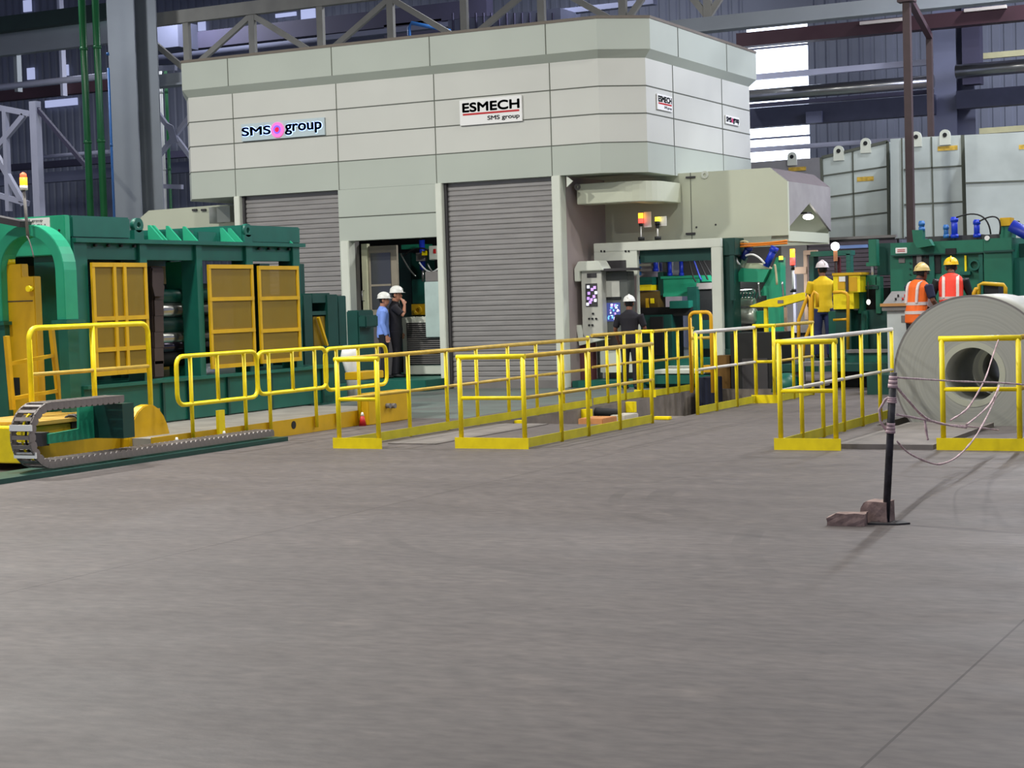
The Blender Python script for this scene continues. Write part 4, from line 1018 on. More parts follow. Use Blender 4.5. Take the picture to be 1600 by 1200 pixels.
# pit contents
def pitbox(name, label, cat, px0, px1, pyt, z, h, d, m, par=None):
    a, b = gz(px0, pyt, z+h), gz(px1, pyt, z+h)
    return tag(MB().box(a.x, b.x, a.y-d, a.y, z, z+h).build(name, m, None, 0.01), label, cat)
sh = struct(MB().box(PA0+0.01, PA1-0.01, PAY0+0.4, PAY0+5.2, PD, PD+0.14).build('floor_ledge', PITW))
pitbox('cardboard_box', 'brown cardboard box lying in the pit behind the railing', 'box', 926, 965, 650, PD+0.14, 0.2, 0.5, WOOD)
pitbox('stone_slab', 'pale concrete slab lying in the pit beside the cardboard box', 'slab', 974, 998, 645, PD+0.14, 0.17, 0.5, mat('slab', (190, 184, 170), 0.9))
hp = gz(895, 655, -0.15)
for k, l in ((0, 'thick black hose in the pit, lowest of the pile'), (1, 'thick black hose in the pit, lying across the lower one')):
    q = MB(); q.tube([(hp.x-0.5+0.1*k, hp.y+0.25*k, -0.21+0.10*k), (hp.x, hp.y+0.1+0.3*k, -0.17+0.10*k), (hp.x+0.55, hp.y+0.05+0.4*k, -0.2+0.10*k)], 0.07, 10); tag(q.build('rubber_hose', RUBBER), l, 'hose')
for px, py, l in ((806, 665, 'small yellow bracket on the pit wall nearest the camera'), (910, 649, 'small yellow bracket on the pit wall below the long railing'), (979, 628, 'small yellow bracket on the far pit wall')):
    p_ = gx(px, py-6, PA0); y = max(p_.y, PAY0+0.15); tag(MB().box(PA0-0.0, PA0+0.14, y-0.05, y+0.05, -0.16, 0.0).build('wall_bracket', Y_FENCE), l, 'bracket')
p_ = gz(1037, 656); tag(MB().box(p_.x-0.13, p_.x+0.1, p_.y-0.05, p_.y+0.05, 0, 0.045).build('edge_marker', Y_FENCE, None, 0.01), 'small yellow block on the floor at the pit corner', 'marker')
# floor cover plate between the railings in front of the coil
tag(MB().box(gz(1312, 700).x, gz(1466, 700).x, 17.42, 20.3, 0.0, 0.05).build('cover_plate', mat('cover_plate', (118, 112, 108), 0.75, var=0.25, scale=2)), 'dark steel cover plate on the floor in front of the coil', 'plate')
tag(MB().box(gz(600, 695).x, gz(725, 695).x-0.35, 17.3, 20.25, 0.0, 0.012).build('cover_plate', mat('cover_plate', (118, 112, 108), 0.75, var=0.25, scale=2)), 'thin cover plate between the two near railing frames', 'plate')
tag(MB().bar((-3.9, 16.85, 0.02), (-3.2, 16.7, 0.02), 0.06, 0.035).build('steel_bar', BLACK), 'black steel bar on the floor at the right edge', 'bar') if False else None

# ================================================================== STEEL COIL
CY = 21.0
ce = gy(1519, 585, CY); CR = 124/FPX*(ce-EYEP).dot(FW); BR_ = 42/FPX*(ce-EYEP).dot(FW)
CZ = ce.z
def coil_mat():
    m = bpy.data.materials.new('coil_steel'); m.use_nodes = True; nt = m.node_tree; b = nt.nodes['Principled BSDF']; L = nt.links.new
    tc = nt.nodes.new('ShaderNodeTexCoord'); sp = nt.nodes.new('ShaderNodeSeparateXYZ'); L(tc.outputs['Object'], sp.inputs[0])
    def M(op, a, b2=0.0):
        n = nt.nodes.new('ShaderNodeMath'); n.operation = op
        for i, v in enumerate((a, b2)):
            if isinstance(v, (int, float)): n.inputs[i].default_value = v
            else: L(v, n.inputs[i])
        return n.outputs[0]
    r = M('SQRT', M('ADD', M('MULTIPLY', sp.outputs['X'], sp.outputs['X']), M('MULTIPLY', sp.outputs['Z'], sp.outputs['Z'])))
    w = nt.nodes.new('ShaderNodeTexNoise'); w.noise_dimensions = '1D'; w.inputs['Scale'].default_value = 38; w.inputs['Detail'].default_value = 6; L(r, w.inputs['W'])
    rp = nt.nodes.new('ShaderNodeValToRGB'); rp.color_ramp.elements[0].position = 0.3; rp.color_ramp.elements[1].position = 0.72
    rp.color_ramp.elements[0].color = (0.36, 0.365, 0.325, 1); rp.color_ramp.elements[1].color = (0.42, 0.425, 0.38, 1)
    L(w.outputs['Fac'], rp.inputs[0]); L(rp.outputs[0], b.inputs['Base Color'])
    b.inputs['Roughness'].default_value = 0.5; b.inputs['Metallic'].default_value = 0.2
    return m
COILM = coil_mat()
def coil(name, label, y0, y1, ro, ri, m):
    t = thing(name, label, 'steel coil', (ce.x, y0, CZ))
    MB().ring((ce.x, y0, CZ), (ce.x, y1, CZ), ro, ri, 96).build('windings', m, t)
    MB().ring((ce.x, y0-0.004, CZ), (ce.x, y0+0.01, CZ), ri*1.22, ri, 64).build('inner_windings', mat('coil_inner', (188, 190, 172), 0.5, 0.2, var=0.05), t)
    MB().ring((ce.x, y0-0.003, CZ), (ce.x, y0+0.01, CZ), ro, ro-0.02, 96).build('outer_wrap', MIDG, t)
    return t
coil('steel_coil', 'large grey steel coil lying on its side at the right edge', CY, CY+1.5, CR, BR_, COILM)
coil('steel_coil', 'second steel coil seen only through the bore of the large one', CY+1.75, CY+3.2, CR*0.95, BR_*0.78, COILM)
for k, y in enumerate((CY+0.2, CY+2.0)):
    q = MB(); q.prism([(ce.x-0.75, PD), (ce.x+0.75, PD), (ce.x+0.75, CZ-0.62), (ce.x+0.35, PD+0.08), (ce.x-0.35, PD+0.08), (ce.x-0.75, CZ-0.62)], 'y', y, y+1.0)
    tag(q.build('coil_saddle', BLACK, None, 0.01), ('black coil saddle in the pit under the front coil', 'black coil saddle in the pit under the rear coil')[k], 'saddle')

# ================================================================== BARRIER POLE, BLOCKS, TAPE
bp_ = gz(1384, 818); PX, PY = bp_.x, bp_.y
tp = gy(1396, 582, PY)
st = thing('barrier_post', 'scuffed black post with a flat foot, wrapped with pink barrier tape', 'post', (PX, PY, 0))
q = MB(); q.tube([(PX, PY, 0.0), Vector((PX, PY, 0)).lerp(tp, 0.5), tp], 0.026, 12); q.build('shaft', mat('scuffed_black', (46, 44, 50), 0.6, var=0.9, scale=16), st)
q = MB(); q.prism([(PX-0.10, PY-0.10), (PX+0.10, PY-0.07), (PX+0.17, PY), (PX+0.10, PY+0.08), (PX-0.10, PY+0.1)], 'z', 0, 0.012); q.build('foot_plate', DARKG, st)
def lerp_p(t): return Vector((PX, PY, 0)).lerp(tp, t)
TP = TAPE
for a, b in ((0.90, 0.98), (0.80, 0.84), (0.60, 0.67)):
    q = MB(); A, B = lerp_p(a), lerp_p(b)
    for k in range(3): q.tube([A.lerp(B, k/3), A.lerp(B, (k+0.9)/3)], 0.034-0.002*k, 12)
    q.build('tape_wrap', TP, st)
A, B = lerp_p(0.62), lerp_p(0.87)
q = MB(); q.tube([A+Vector((-0.03, 0, 0)), A+Vector((-0.07, 0, 0.06)), A+Vector((-0.075, 0, 0.14)), B+Vector((-0.05, 0, -0.05)), B+Vector((0, 0, -0.02))], 0.009, 8); q.build('tape_loop', TP, st)
EY = 17.45
def ribbon(label, pts, r=0.0085):
    # smooth curve through points
    P = [Vector(p) for p in pts]; out = []
    for i in range(len(P)-1):
        p0, p1, p2, p3 = P[max(i-1, 0)], P[i], P[i+1], P[min(i+2, len(P)-1)]
        for k in range(6):
            t = k/6; out.append(0.5*((2*p1)+(-p0+p2)*t+(2*p0-5*p1+4*p2-p3)*t*t+(-p0+3*p1-3*p2+p3)*t**3))
    out.append(P[-1]); q = MB()
    q.tube(out, [r*(0.7+0.6*random.random()) for _ in out], 6)
    return tag(q.build('barrier_tape', TP), label, 'tape')
def between(px, py, f_):   # point on the line of sight at a depth fraction between post and railing
    Y = PY+(EY-0.05-PY)*f_; return gy(px, py, Y)
ribbon('upper taut strand of pink tape running level from the post to the right railing', [between(1402, 590, 0), between(1450, 593, 0.3), between(1500, 596, 0.6), between(1560, 598, 0.9), between(1600, 601, 1)])
ribbon('pink tape tied over the railing top bar and sloping down to the level strand', [between(1560, 531, 1), between(1550, 560, 0.95), between(1540, 590, 0.85), between(1527, 615, 0.8), between(1510, 640, 0.75), between(1485, 657, 0.65)])
ribbon('dark sagging strand of tape falling from below the post top', [between(1402, 606, 0), between(1420, 627, 0.15), between(1445, 652, 0.3), between(1475, 663, 0.5), between(1510, 666, 0.7), between(1560, 672, 0.95)], 0.009)
ribbon('pale strand of tape leaving the post at mid height', [between(1402, 648, 0), between(1430, 653, 0.2), between(1460, 659, 0.4), between(1490, 666, 0.55), between(1510, 668, 0.6)], 0.008)
ribbon('short loose tape end hanging from the pale strand', [between(1445, 655, 0.3), between(1447, 672, 0.3), between(1450, 688, 0.3)], 0.009)
ribbon('lowest strand of tape drooping from the post and rising to the railing', [between(1402, 690, 0), between(1420, 708, 0.1), between(1450, 722, 0.3), between(1470, 725, 0.4), between(1495, 714, 0.5), between(1520, 688, 0.65), between(1540, 655, 0.8), between(1555, 622, 0.95), between(1561, 603, 1)])
ribbon('middle strand of tape curving up to the railing mid bar', [between(1510, 664, 0.6), between(1530, 648, 0.75), between(1548, 630, 0.9), between(1560, 605, 1)])
def block(label, px, py, w_, d, h, rot, z=0.0):
    c_ = gz(px, py); mb = MB()
    rnd = random.Random(int(px))
    vs = []; nx, ny, nz = 4, 3, 3
    g = {}
    for i in range(nx+1):
        for j in range(ny+1):
            for k in range(nz+1):
                if 0 < i < nx and 0 < j < ny and 0 < k < nz: continue
                jit = 0.012 if k > 0 else 0.0
                x = (i/nx-0.5)*w_+rnd.uniform(-jit, jit)*0.4; y = (j/ny-0.5)*d+rnd.uniform(-jit, jit)*0.4; zz = k/nz*h+(rnd.uniform(-jit, jit)*0.4 if k else 0)
                if k == nz and i == 0: x += 0.03; zz -= 0.015
                g[i, j, k] = len(vs); a = math.radians(rot)
                vs.append((c_.x+x*math.cos(a)-y*math.sin(a), c_.y+d/2+x*math.sin(a)+y*math.cos(a), z+zz))
    fs = []
    for i in range(nx):
        for j in range(ny):
            for k in (0, nz): fs.append((g[i, j, k], g[i+1, j, k], g[i+1, j+1, k], g[i, j+1, k]))
    for i in range(nx):
        for k in range(nz):
            for j in (0, ny): fs.append((g[i, j, k], g[i+1, j, k], g[i+1, j, k+1], g[i, j, k+1]))
    for j in range(ny):
        for k in range(nz):
            for i in (0, nx): fs.append((g[i, j, k], g[i, j+1, k], g[i, j+1, k+1], g[i, j, k+1]))
    mb.add(vs, fs); return tag(mb.build('concrete_block', BRICK), label, 'block')
block('rough concrete block lying flat, left of the barrier post foot', 1320, 822, 0.26, 0.13, 0.085, 5)
block('taller rough concrete block leaning against the barrier post', 1367, 818, 0.20, 0.14, 0.15, -8)

# ================================================================== DOORWAY OF THE HOUSE
gp = tag(MB().box(-18.6, x2l-0.02, 27.5, 30.6, 0, 0.2).build('green_platform', G_DARK, None, 0.01), 'low green steel platform at the machine house doorway', 'platform')
YO = next(28.5+0.02*i for i in range(90) if (lambda v: 800+FPX*v.dot(RT)/v.dot(FW))(Vector((xdl+0.02, 28.5+0.02*i, 1.5))-EYEP) >= 567)
dw = thing('door_leaf', 'pale cabin door leaf with a dark window inside the machine house doorway', 'door', (gy(600, 500, YO).x, YO, 0.2))
def frp(th, name, px0, py0, px1, py1, Y, d, m, bv=0.0):
    q = MB(); fr(q, px0, py0, px1, py1, Y, d); return q.build(name, m, th, bv)
f1 = frp(dw, 'frame', 570, 384, 621, 494, YO, 0.06, mat('door_frame_grey', (140, 132, 116), 0.6))
frp(dw, 'edge', 566, 381, 575, 494, YO-0.05, 0.1, mat('door_edge_cream', (214, 214, 180), 0.6))
frp(f1, 'window_pane', 580, 395, 611, 483, YO-0.012, 0.012, mat('door_glass', (60, 62, 66), 0.15, var=0, spec=0.8))
frp(f1, 'window_rail', 580, 444, 611, 447, YO-0.02, 0.01, mat('door_frame_grey', (140, 132, 116), 0.6))
frp(dw, 'lower_panel', 568, 494, 622, 590, YO+0.02, 0.05, mat('lower_panel_grey', (96, 92, 94), 0.6))
q = MB(); p_ = gy(568, 462, YO-0.08); q.tube([p_+Vector((0, 0.03, 0.1)), p_+Vector((-0.03, 0, 0.09)), p_+Vector((-0.03, 0, -0.09)), p_+Vector((0, 0.03, -0.1))], 0.01, 6); q.build('handle', STEEL, dw)
iw = struct(MB().box(xdl+0.02, xdl+0.06, YF+0.25, 33.5, 0.0, zd).build('wall_doorway', MIDG)) if False else None
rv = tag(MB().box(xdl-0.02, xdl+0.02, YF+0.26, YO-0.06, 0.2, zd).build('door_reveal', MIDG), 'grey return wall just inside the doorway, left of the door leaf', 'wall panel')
# cabinets at the right of the doorway
YQ = 29.0
q_ = thing('tall_cabinet', 'tall pale cabinet just inside the right edge of the doorway', 'cabinet', (gy(676, 480, YQ).x, YQ, 0.9))
frp(q_, 'body', 664, 440, 692, 527, YQ, 0.5, mat('cabinet_pale', (190, 210, 205), 0.5), 0.01)
frp(q_, 'top_box', 664, 424, 685, 440, YQ+0.05, 0.4, MIDG, 0.01)
frp(q_, 'door_seam', 690, 444, 691, 526, YQ-0.006, 0.006, SEAM)
lv = thing('louvred_cabinet', 'pale cabinet with dark louvres under the tall one, beside the man in dark clothes', 'cabinet', (gy(660, 540, YQ).x, YQ+0.1, 0.2))
frp(lv, 'frame', 629, 495, 692, 585, YQ+0.12, 0.6, PALE, 0.01)
frp(lv, 'recess', 636, 504, 688, 570, YQ+0.105, 0.015, BLACK)
for i in range(20): frp(lv, 'louvre', 636, 506+i*3.2, 688, 507.6+i*3.2, YQ+0.07, 0.03, MIDG)
# machinery behind
dm = thing('mill_stand', 'dark green mill housing glimpsed through the doorway', 'machine', (gy(640, 480, 31.5).x, 31.5, 0.0))
frp(dm, 'housing', 620, 395, 645, 560, 31.6, 1.0, G_DEEP, 0.02)
frp(dm, 'side_housing', 643, 436, 668, 475, 31.4, 1.0, G_DARK, 0.02)
frp(dm, 'coupling_plate', 643, 475, 672, 492, 31.3, 0.3, Y_MACH)
p_ = gy(652, 485, 31.25); MB().ring(p_, p_+Vector((0, 0.1, 0)), 0.09, 0.05, 18).build('coupling_ring', Y_MACH, dm)
frp(dm, 'top_block', 627, 382, 657, 389, 31.5, 0.5, G_LITE)
a = gy(659, 375, 31.2); b = gy(659, 440, 31.2)
cyl_ = thing('blue_cylinder', 'blue hydraulic cylinder with chrome rod inside the doorway', 'cylinder', (a.x, 31.2, b.z))
MB().cyl((a.x, 31.2, gy(659, 421, 31.2).z), (a.x, 31.2, a.z), 0.06, 16).build('barrel', CYLB, cyl_)
MB().cyl((a.x, 31.2, b.z), (a.x, 31.2, gy(659, 421, 31.2).z), 0.028, 12).build('rod', STEEL, cyl_)
frp(cyl_, 'clamp', 650, 395, 664, 408, 31.1, 0.1, MIDG)
jb = thing('junction_box', 'light grey junction box with a red mark beside the blue cylinder', 'box', gy(677, 395, 31.0))
frp(jb, 'body', 670, 384, 684, 406, 31.0, 0.15, PALE, 0.01); frp(jb, 'mark', 677, 389, 681, 396, 30.99, 0.01, RED)
for i, (A, B, sg_) in enumerate((((626, 396), (650, 432), 0.05), ((655, 410), (684, 420), 0.12), ((630, 400), (668, 390), -0.08), ((668, 412), (682, 426), 0.06))):
    q = MB(); cable(q, gy(A[0], A[1], 30.95), gy(B[0], B[1], 30.95), sg_, 0.018); tag(q.build('hose', (STEEL, WHITE, RUBBER, STEEL)[i]), ('chrome bent hose left of the blue cylinder in the doorway', 'white hose looping right of the blue cylinder in the doorway', 'black hose over the green block in the doorway', 'short chrome hose beside the tall cabinet top in the doorway')[i], 'hose')
frp(thing('limit_switch', 'small yellow switch on the chrome cylinder clamp in the doorway', 'switch', gy(662, 397, 31.0)), 'body', 659, 392, 665, 399, 31.0, 0.08, Y_FENCE)
w_ = bpy.data.lights.new('house_work_light', 'AREA'); w_.shape = 'DISK'; w_.size = 0.4; w_.energy = 60
wo = bpy.data.objects.new('house_work_light', w_); wo.location = (-15.9, 29.9, 3.5); COL.objects.link(wo)
w_ = bpy.data.lights.new('portal_work_light', 'AREA'); w_.shape = 'DISK'; w_.size = 0.5; w_.energy = 70
wo = bpy.data.objects.new('portal_work_light', w_); wo.location = (-11.0, 30.6, 2.25); wo.rotation_euler = (math.radians(25), 0, 0); COL.objects.link(wo)
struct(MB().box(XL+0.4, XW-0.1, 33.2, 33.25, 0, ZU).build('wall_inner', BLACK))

# ================================================================== PORTAL AND OPERATOR PANELS
YP = 29.4
px_l = gy(930, 480, YP).x
bl = thing('portal_frame', 'white steel portal frame with wide opening, under the beige hood', 'portal', (gy(1030, 480, YP).x, YP, 0))
zpt, zpb = gy(1030, 376, YP).z, gy(1030, 390, YP).z
xp0, xp1, xp2, xp3 = gy(929, 440, YP).x, gy(996, 440, YP).x, gy(1112, 440, YP).x, gy(1127, 440, YP).x
MB().box(xp0, xp3, YP, YP+0.12, zpb, zpt).build('header', PALE, bl, 0.008)
MB().box(xp0, xp1, YP+0.01, YP+0.10, 0.0, zpb).build('side_panel', PALE, bl)
MB().box(xp2, xp3, YP, YP+0.12, 0.0, zpb).build('leg', PALE, bl, 0.008)
MB().box(xp1, xp2, YP+0.15, YP+0.35, zpb-0.22, zpb+0.02).build('inner_beam', G_DEEP, bl)
frp(bl, 'window_panel', 946, 407, 978, 432, YP-0.005, 0.01, DARKG)
frp(bl, 'lower_cladding', 943, 432, 996, 600, YP-0.02, 0.02, mat('flank_grey', (165, 152, 150), 0.6, var=0.12, scale=1))
for px in (938, 943, 976, 981): frp(bl, 'slot', px, 391, px+2.6, 394, YP-0.004, 0.006, BLACK)
op = thing('operator_panel', 'tall grey operator panel with hooded top and a purple lit screen', 'control panel', (gy(918, 500, 28.75).x, 28.75, 0))
YOP = 28.8
frp(op, 'body', 909, 420, 941, 527, YOP, 0.3, mat('panel_grey', (196, 196, 186), 0.5), 0.01)
q = MB(); ca_ = gy(900, 424, YOP); cb_ = gy(946, 424, YOP); zt_h = gy(920, 408, YOP).z
q.prism([(ca_.x, gy(900, 440, YOP).z), (ca_.x, gy(900, 420, YOP).z), (ca_.x+0.08, zt_h), (cb_.x-0.1, zt_h), (cb_.x, ca_.z), (ca_.x+0.1, ca_.z), (ca_.x+0.1, gy(900, 440, YOP).z)], 'y', YOP-0.08, YOP+0.3); q.build('hood', PALE, op, 0.01)
scr = glow('screen_purple', (190, 150, 235), 1.0); scb = glow('screen_dark_blue', (60, 70, 130), 0.8); scw = glow('screen_white', (235, 235, 255), 1.2)
s_ = frp(op, 'screen', 915, 443, 933, 479, YOP-0.012, 0.012, DARKG)
for i, (a, b) in enumerate(((917, 446), (923, 450), (927, 447), (929, 455), (918, 456), (926, 461), (928, 467), (917, 464), (920, 470), (916, 473), (922, 466))):
    frp(s_, 'screen_symbol', a, b, a+4, b+4.5, YOP-0.018, 0.006, scr if i % 3 else scw)
frp(op, 'display_slot', 917, 427, 932, 434, YOP-0.008, 0.008, DARKG)
for i, (a, b) in enumerate(((920, 497), (925, 497), (931, 497), (920, 507), (925, 507), (926, 489))): 
    p_ = gy(a+1, b+1, YOP); MB().cyl((p_.x, YOP-0.03, p_.z), (p_.x, YOP, p_.z), 0.018, 10).build('button', BLACK, op)
q = MB(); q.prism([(gy(x, y, YOP).x, gy(x, y, YOP).z) for x, y in ((900, 508), (908, 508), (913, 527), (945, 530), (905, 540))], 'y', YOP, YOP+0.3); q.build('base_shroud', PALE, op)
frp(op, 'pedestal', 905, 530, 925, 600, YOP+0.1, 0.2, mat('pedestal_maroon', (96, 50, 54), 0.6))
YO2 = 29.0
o2 = thing('screen_cabinet', 'dark cabinet with a bright blue-white screen in front of the operator in black', 'control panel', (gy(965, 480, YO2).x, YO2, 0))
frp(o2, 'body', 941, 424, 982, 525, YO2, 0.3, mat('cabinet_dark', (92, 96, 92), 0.5), 0.01)
frp(o2, 'label_plate', 947, 439, 968, 464, YO2-0.01, 0.01, mat('panel_grey', (196, 196, 186), 0.5))
frp(o2, 'drawer_slot', 947, 464, 970, 468, YO2-0.02, 0.02, BLACK)
s_ = frp(o2, 'screen', 948, 473, 969, 502, YO2-0.01, 0.01, scb)
rs = random.Random(3)
for i in range(26):
    a = 949+rs.random()*17; b = 474+rs.random()*24; frp(s_, 'screen_symbol', a, b, a+1.2+rs.random()*2.4, b+1+rs.random()*3.5, YO2-0.015, 0.005, (scw, scr, glow('screen_cyan', (110, 190, 255), 1.2))[i % 3])
frp(o2, 'canopy', 938, 419, 984, 423, YO2-0.25, 0.5, DARKG)
frp(o2, 'plinth', 938, 548, 990, 582, YO2+0.05, 0.3, PALE)
tag(MB().box(XW+0.02, -11.0, 28.5, 29.35, 0, 0.12).build('green_platform', G_DARK), 'green floor platform in front of the operator panels', 'platform')
def tower(label, px, pyt, pyb, Y, c1, c2, sc=1.0, box=None):
    a, b = gy(px, pyt, Y), gy(px, pyb, Y)
    t = thing('signal_lamp', label, 'lamp', (a.x, Y, b.z)); h = (a.z-b.z)
    MB().cyl((a.x, Y, b.z), (a.x, Y, b.z+h*0.55), 0.014, 8).build('mast', WHITE, t)
    MB().cyl((a.x, Y, b.z+h*0.5), (a.x, Y, b.z+h*0.62), 0.035, 12).build('socket', BLACK, t)
    MB().cyl((a.x, Y, b.z+h*0.62), (a.x, Y, b.z+h*0.8), 0.045, 14).build('lower_lens', c1, t)
    MB().cyl((a.x, Y, b.z+h*0.8), (a.x, Y, b.z+h), 0.045, 14).build('upper_lens', c2, t)
    MB().cyl((a.x, Y, b.z-0.02), (a.x, Y, b.z+0.04), 0.06, 10).build('foot', BLACK, t)
    return t
LR, LA, LYl = glow('lens_red', (255, 70, 60), 3.0), glow('lens_amber', (255, 170, 40), 3.5), glow('lens_yellow', (255, 230, 60), 1.8)
t1 = tower('signal lamp lit red and amber on top of the white portal', 1001, 333, 374, YP+0.06, LR, LA)
frp(t1, 'backing_plate', 1006, 331, 1017, 355, YP+0.12, 0.02, WHITE)
t2 = tower('signal lamp with yellow top on the white portal, right of the red one', 1027, 339, 373, YP+0.06, BLACK, LYl)
frp(t2, 'backing_plate', 1030, 338, 1041, 353, YP+0.12, 0.02, WHITE)

# ================================================================== INSIDE THE PORTAL
YI = 31.6
def item(name, label, cat, Y, parts, group=None):
    """parts: (part name, px0, py0, px1, py1, depth offset, depth, material)"""
    ps = []
    for p in parts: ps.append(p)
    a = parts[0]; q0 = gy((a[1]+a[3])/2, a[4], Y)
    t = thing(name, label, cat, q0, group)
    for (n, x0, y0, x1, y1, dy, d, m) in parts: frp(t, n, x0, y0, x1, y1, Y+dy, d, m, 0.006 if min(abs(x1-x0), abs(y1-y0)) > 5 else 0.0)
    return t
struct(MB().box(-10.55, -8.0, 34.2, 34.25, 0, 2.4).build('wall_inner', DARKG)) if False else None
item('entry_table', 'light green strip trough inside the white portal', 'machine', YI, (
    ('trough', 1034, 434, 1092, 461, 0, 0.8, G_LITE), ('upper_lip', 1032, 431, 1094, 435, -0.04, 0.1, G_LITE), ('lower_lip', 1036, 458, 1088, 463, -0.04, 0.1, G_LITE), ('side_plate', 1028, 425, 1036, 462, -0.02, 0.6, G_DEEP)))
item('guide_block', 'green and bright yellow block beside the light green trough', 'machine', YI-0.2, (
    ('green_block', 997, 433, 1019, 446, 0, 0.5, G_DARK), ('yellow_block', 997, 445, 1018, 454, -0.03, 0.5, Y_FENCE), ('brown_panel', 997, 455, 1028, 500, 0.05, 0.4, mat('ochre_dark', (92, 72, 22), 0.6)), ('yellow_lever', 1009, 466, 1013, 495, -0.05, 0.04, Y_MACH), ('yellow_pin', 1016, 466, 1021, 474, -0.05, 0.04, Y_FENCE)))
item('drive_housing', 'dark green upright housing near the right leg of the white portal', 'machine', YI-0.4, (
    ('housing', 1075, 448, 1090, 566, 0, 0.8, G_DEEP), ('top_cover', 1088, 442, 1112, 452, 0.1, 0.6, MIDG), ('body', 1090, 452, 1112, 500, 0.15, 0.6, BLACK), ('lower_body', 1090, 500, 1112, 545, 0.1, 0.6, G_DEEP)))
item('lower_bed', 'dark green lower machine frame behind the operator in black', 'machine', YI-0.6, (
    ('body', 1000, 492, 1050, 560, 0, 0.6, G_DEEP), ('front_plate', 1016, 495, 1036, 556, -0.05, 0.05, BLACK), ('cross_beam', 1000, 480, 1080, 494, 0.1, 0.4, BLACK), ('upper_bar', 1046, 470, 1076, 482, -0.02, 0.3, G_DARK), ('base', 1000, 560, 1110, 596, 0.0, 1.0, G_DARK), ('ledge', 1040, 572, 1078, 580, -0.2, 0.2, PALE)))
def bluecyl(label, px, pya, pyb, Y, r, m=CYLB, rod=None):
    a, b = gy(px, pya, Y), gy(px, pyb, Y); t = thing('hydraulic_cylinder', label, 'cylinder', (a.x, Y, b.z))
    MB().cyl((a.x, Y, b.z), (a.x, Y, a.z), r, 18).build('barrel', m, t)
    MB().cyl((a.x, Y, a.z-0.08), (a.x, Y, a.z-0.02), r*1.25, 18).build('end_cap', m, t)
    MB().cyl((a.x, Y, b.z), (a.x, Y, b.z+0.06), r*1.25, 18).build('end_flange', m, t)
    return t
bluecyl('leftmost thick blue cylinder seen through the white portal', 1024, 397, 424, YI, 0.045)
bluecyl('blue cylinder left of the white plate seen through the portal', 1046, 402, 431, YI, 0.04)
bluecyl('blue cylinder right of the white plate seen through the portal', 1064, 402, 431, YI, 0.04)
item('valve_plate', 'white plate between two blue cylinders inside the portal', 'plate', YI+0.1, (('plate', 1049, 404, 1061, 430, 0, 0.05, WHITE), ('back', 1030, 398, 1112, 432, 0.5, 0.05, DARKG)))
item('valve_bank', 'steel valves and pipes at the left inside the portal', 'valves', YI, (('manifold', 997, 412, 1018, 416, 0, 0.2, mat('valve_cream', (190, 186, 170), 0.5)), ('manifold', 997, 420, 1019, 424, 0, 0.2, STEEL), ('manifold', 1030, 410, 1036, 430, 0.1, 0.2, STEEL), ('blue_tube', 996, 405, 1018, 408, 0, 0.1, BLUE), ('blue_tube', 996, 408, 999, 430, 0, 0.1, BLUE), ('dark_body', 997, 400, 1018, 404, 0.1, 0.2, BLACK)))
rg = random.Random(11)
hn = ['black cable hanging at the upper right inside the portal', 'blue cable drooping at the upper right inside the portal', 'black cable crossing behind the portal leg', 'thin dark cable left of the light green block in the portal']
for i in range(4):
    q = MB(); cable(q, gy(1075+6*i, 397, YI-0.3), gy(1088+8*i, 440-4*i, YI-0.3), 0.12+0.05*i, 0.016, side=(0.05*i, 0, 0)); tag(q.build('hanging_cable', (RUBBER, mat('cable_blue', (40, 60, 160), 0.5), RUBBER, RUBBER)[i]), hn[i], 'cable')
item('cable_box', 'light green box at the upper right inside the portal', 'box', YI, (('body', 1097, 393, 1112, 405, 0, 0.3, G_LITE), ('bracket', 1074, 395, 1096, 402, 0.0, 0.3, BLACK), ('lower_box', 1096, 430, 1112, 440, 0, 0.3, G_LITE)))
# green column and roll stand right of the portal
gc = thing('green_column', 'tall dark green column with capital, right of the white portal', 'column', (gy(1136, 480, 29.6).x, 29.6, 0))
for n_, a in (('shaft', (1127, 372, 1146, 600, 0, 0.4)), ('capital', (1126, 372, 1148, 399, -0.05, 0.5)), ('rib', (1140, 399, 1147, 470, -0.1, 0.08)), ('foot', (1124, 545, 1150, 612, -0.1, 0.6))):
    frp(gc, n_, a[0], a[1], a[2], a[3], 29.6+a[4], a[5], G_DEEP, 0.008)
YR = 30.0
rs_ = thing('roll_stand', 'bright green roll stand with chrome rolls and tilted tray', 'machine', (gy(1180, 500, YR).x, YR, 0))
def roll(px0, px1, py, r, m, nm='roll'):
    a, b = gy(px0, py, YR+0.2), gy(px1, py, YR+0.2); q = MB(); q.tube([(a.x, YR+0.2, a.z), (b.x-0.06, YR+0.2, a.z), (b.x-0.02, YR+0.2, a.z), (b.x, YR+0.2, a.z)], [r, r, r*0.93, r*0.7], 24); return q.build(nm, m, rs_)
roll(1143, 1182, 494, 0.14, mat('roll_chrome', (196, 200, 186), 0.3, 0.35, var=0)); roll(1143, 1180, 472, 0.08, mat('roll_chrome', (196, 200, 186), 0.3, 0.35, var=0)); roll(1143, 1180, 456, 0.04, STEEL)
for i in range(9): 
    A = gy(1147+5*i, 466, YR); B = gy(1150+5*i, 456, YR); MB().bar(A, B, 0.03, 0.02).build('comb_tooth', G_DARK, rs_)
q = MB(); q.prism([(gy(a, b, YR-0.1).x, gy(a, b, YR-0.1).z) for a, b in ((1145, 440), (1158, 419), (1202, 421), (1192, 441))], 'y', YR-0.1, YR+0.1); q.build('tray', G_LITE, rs_)
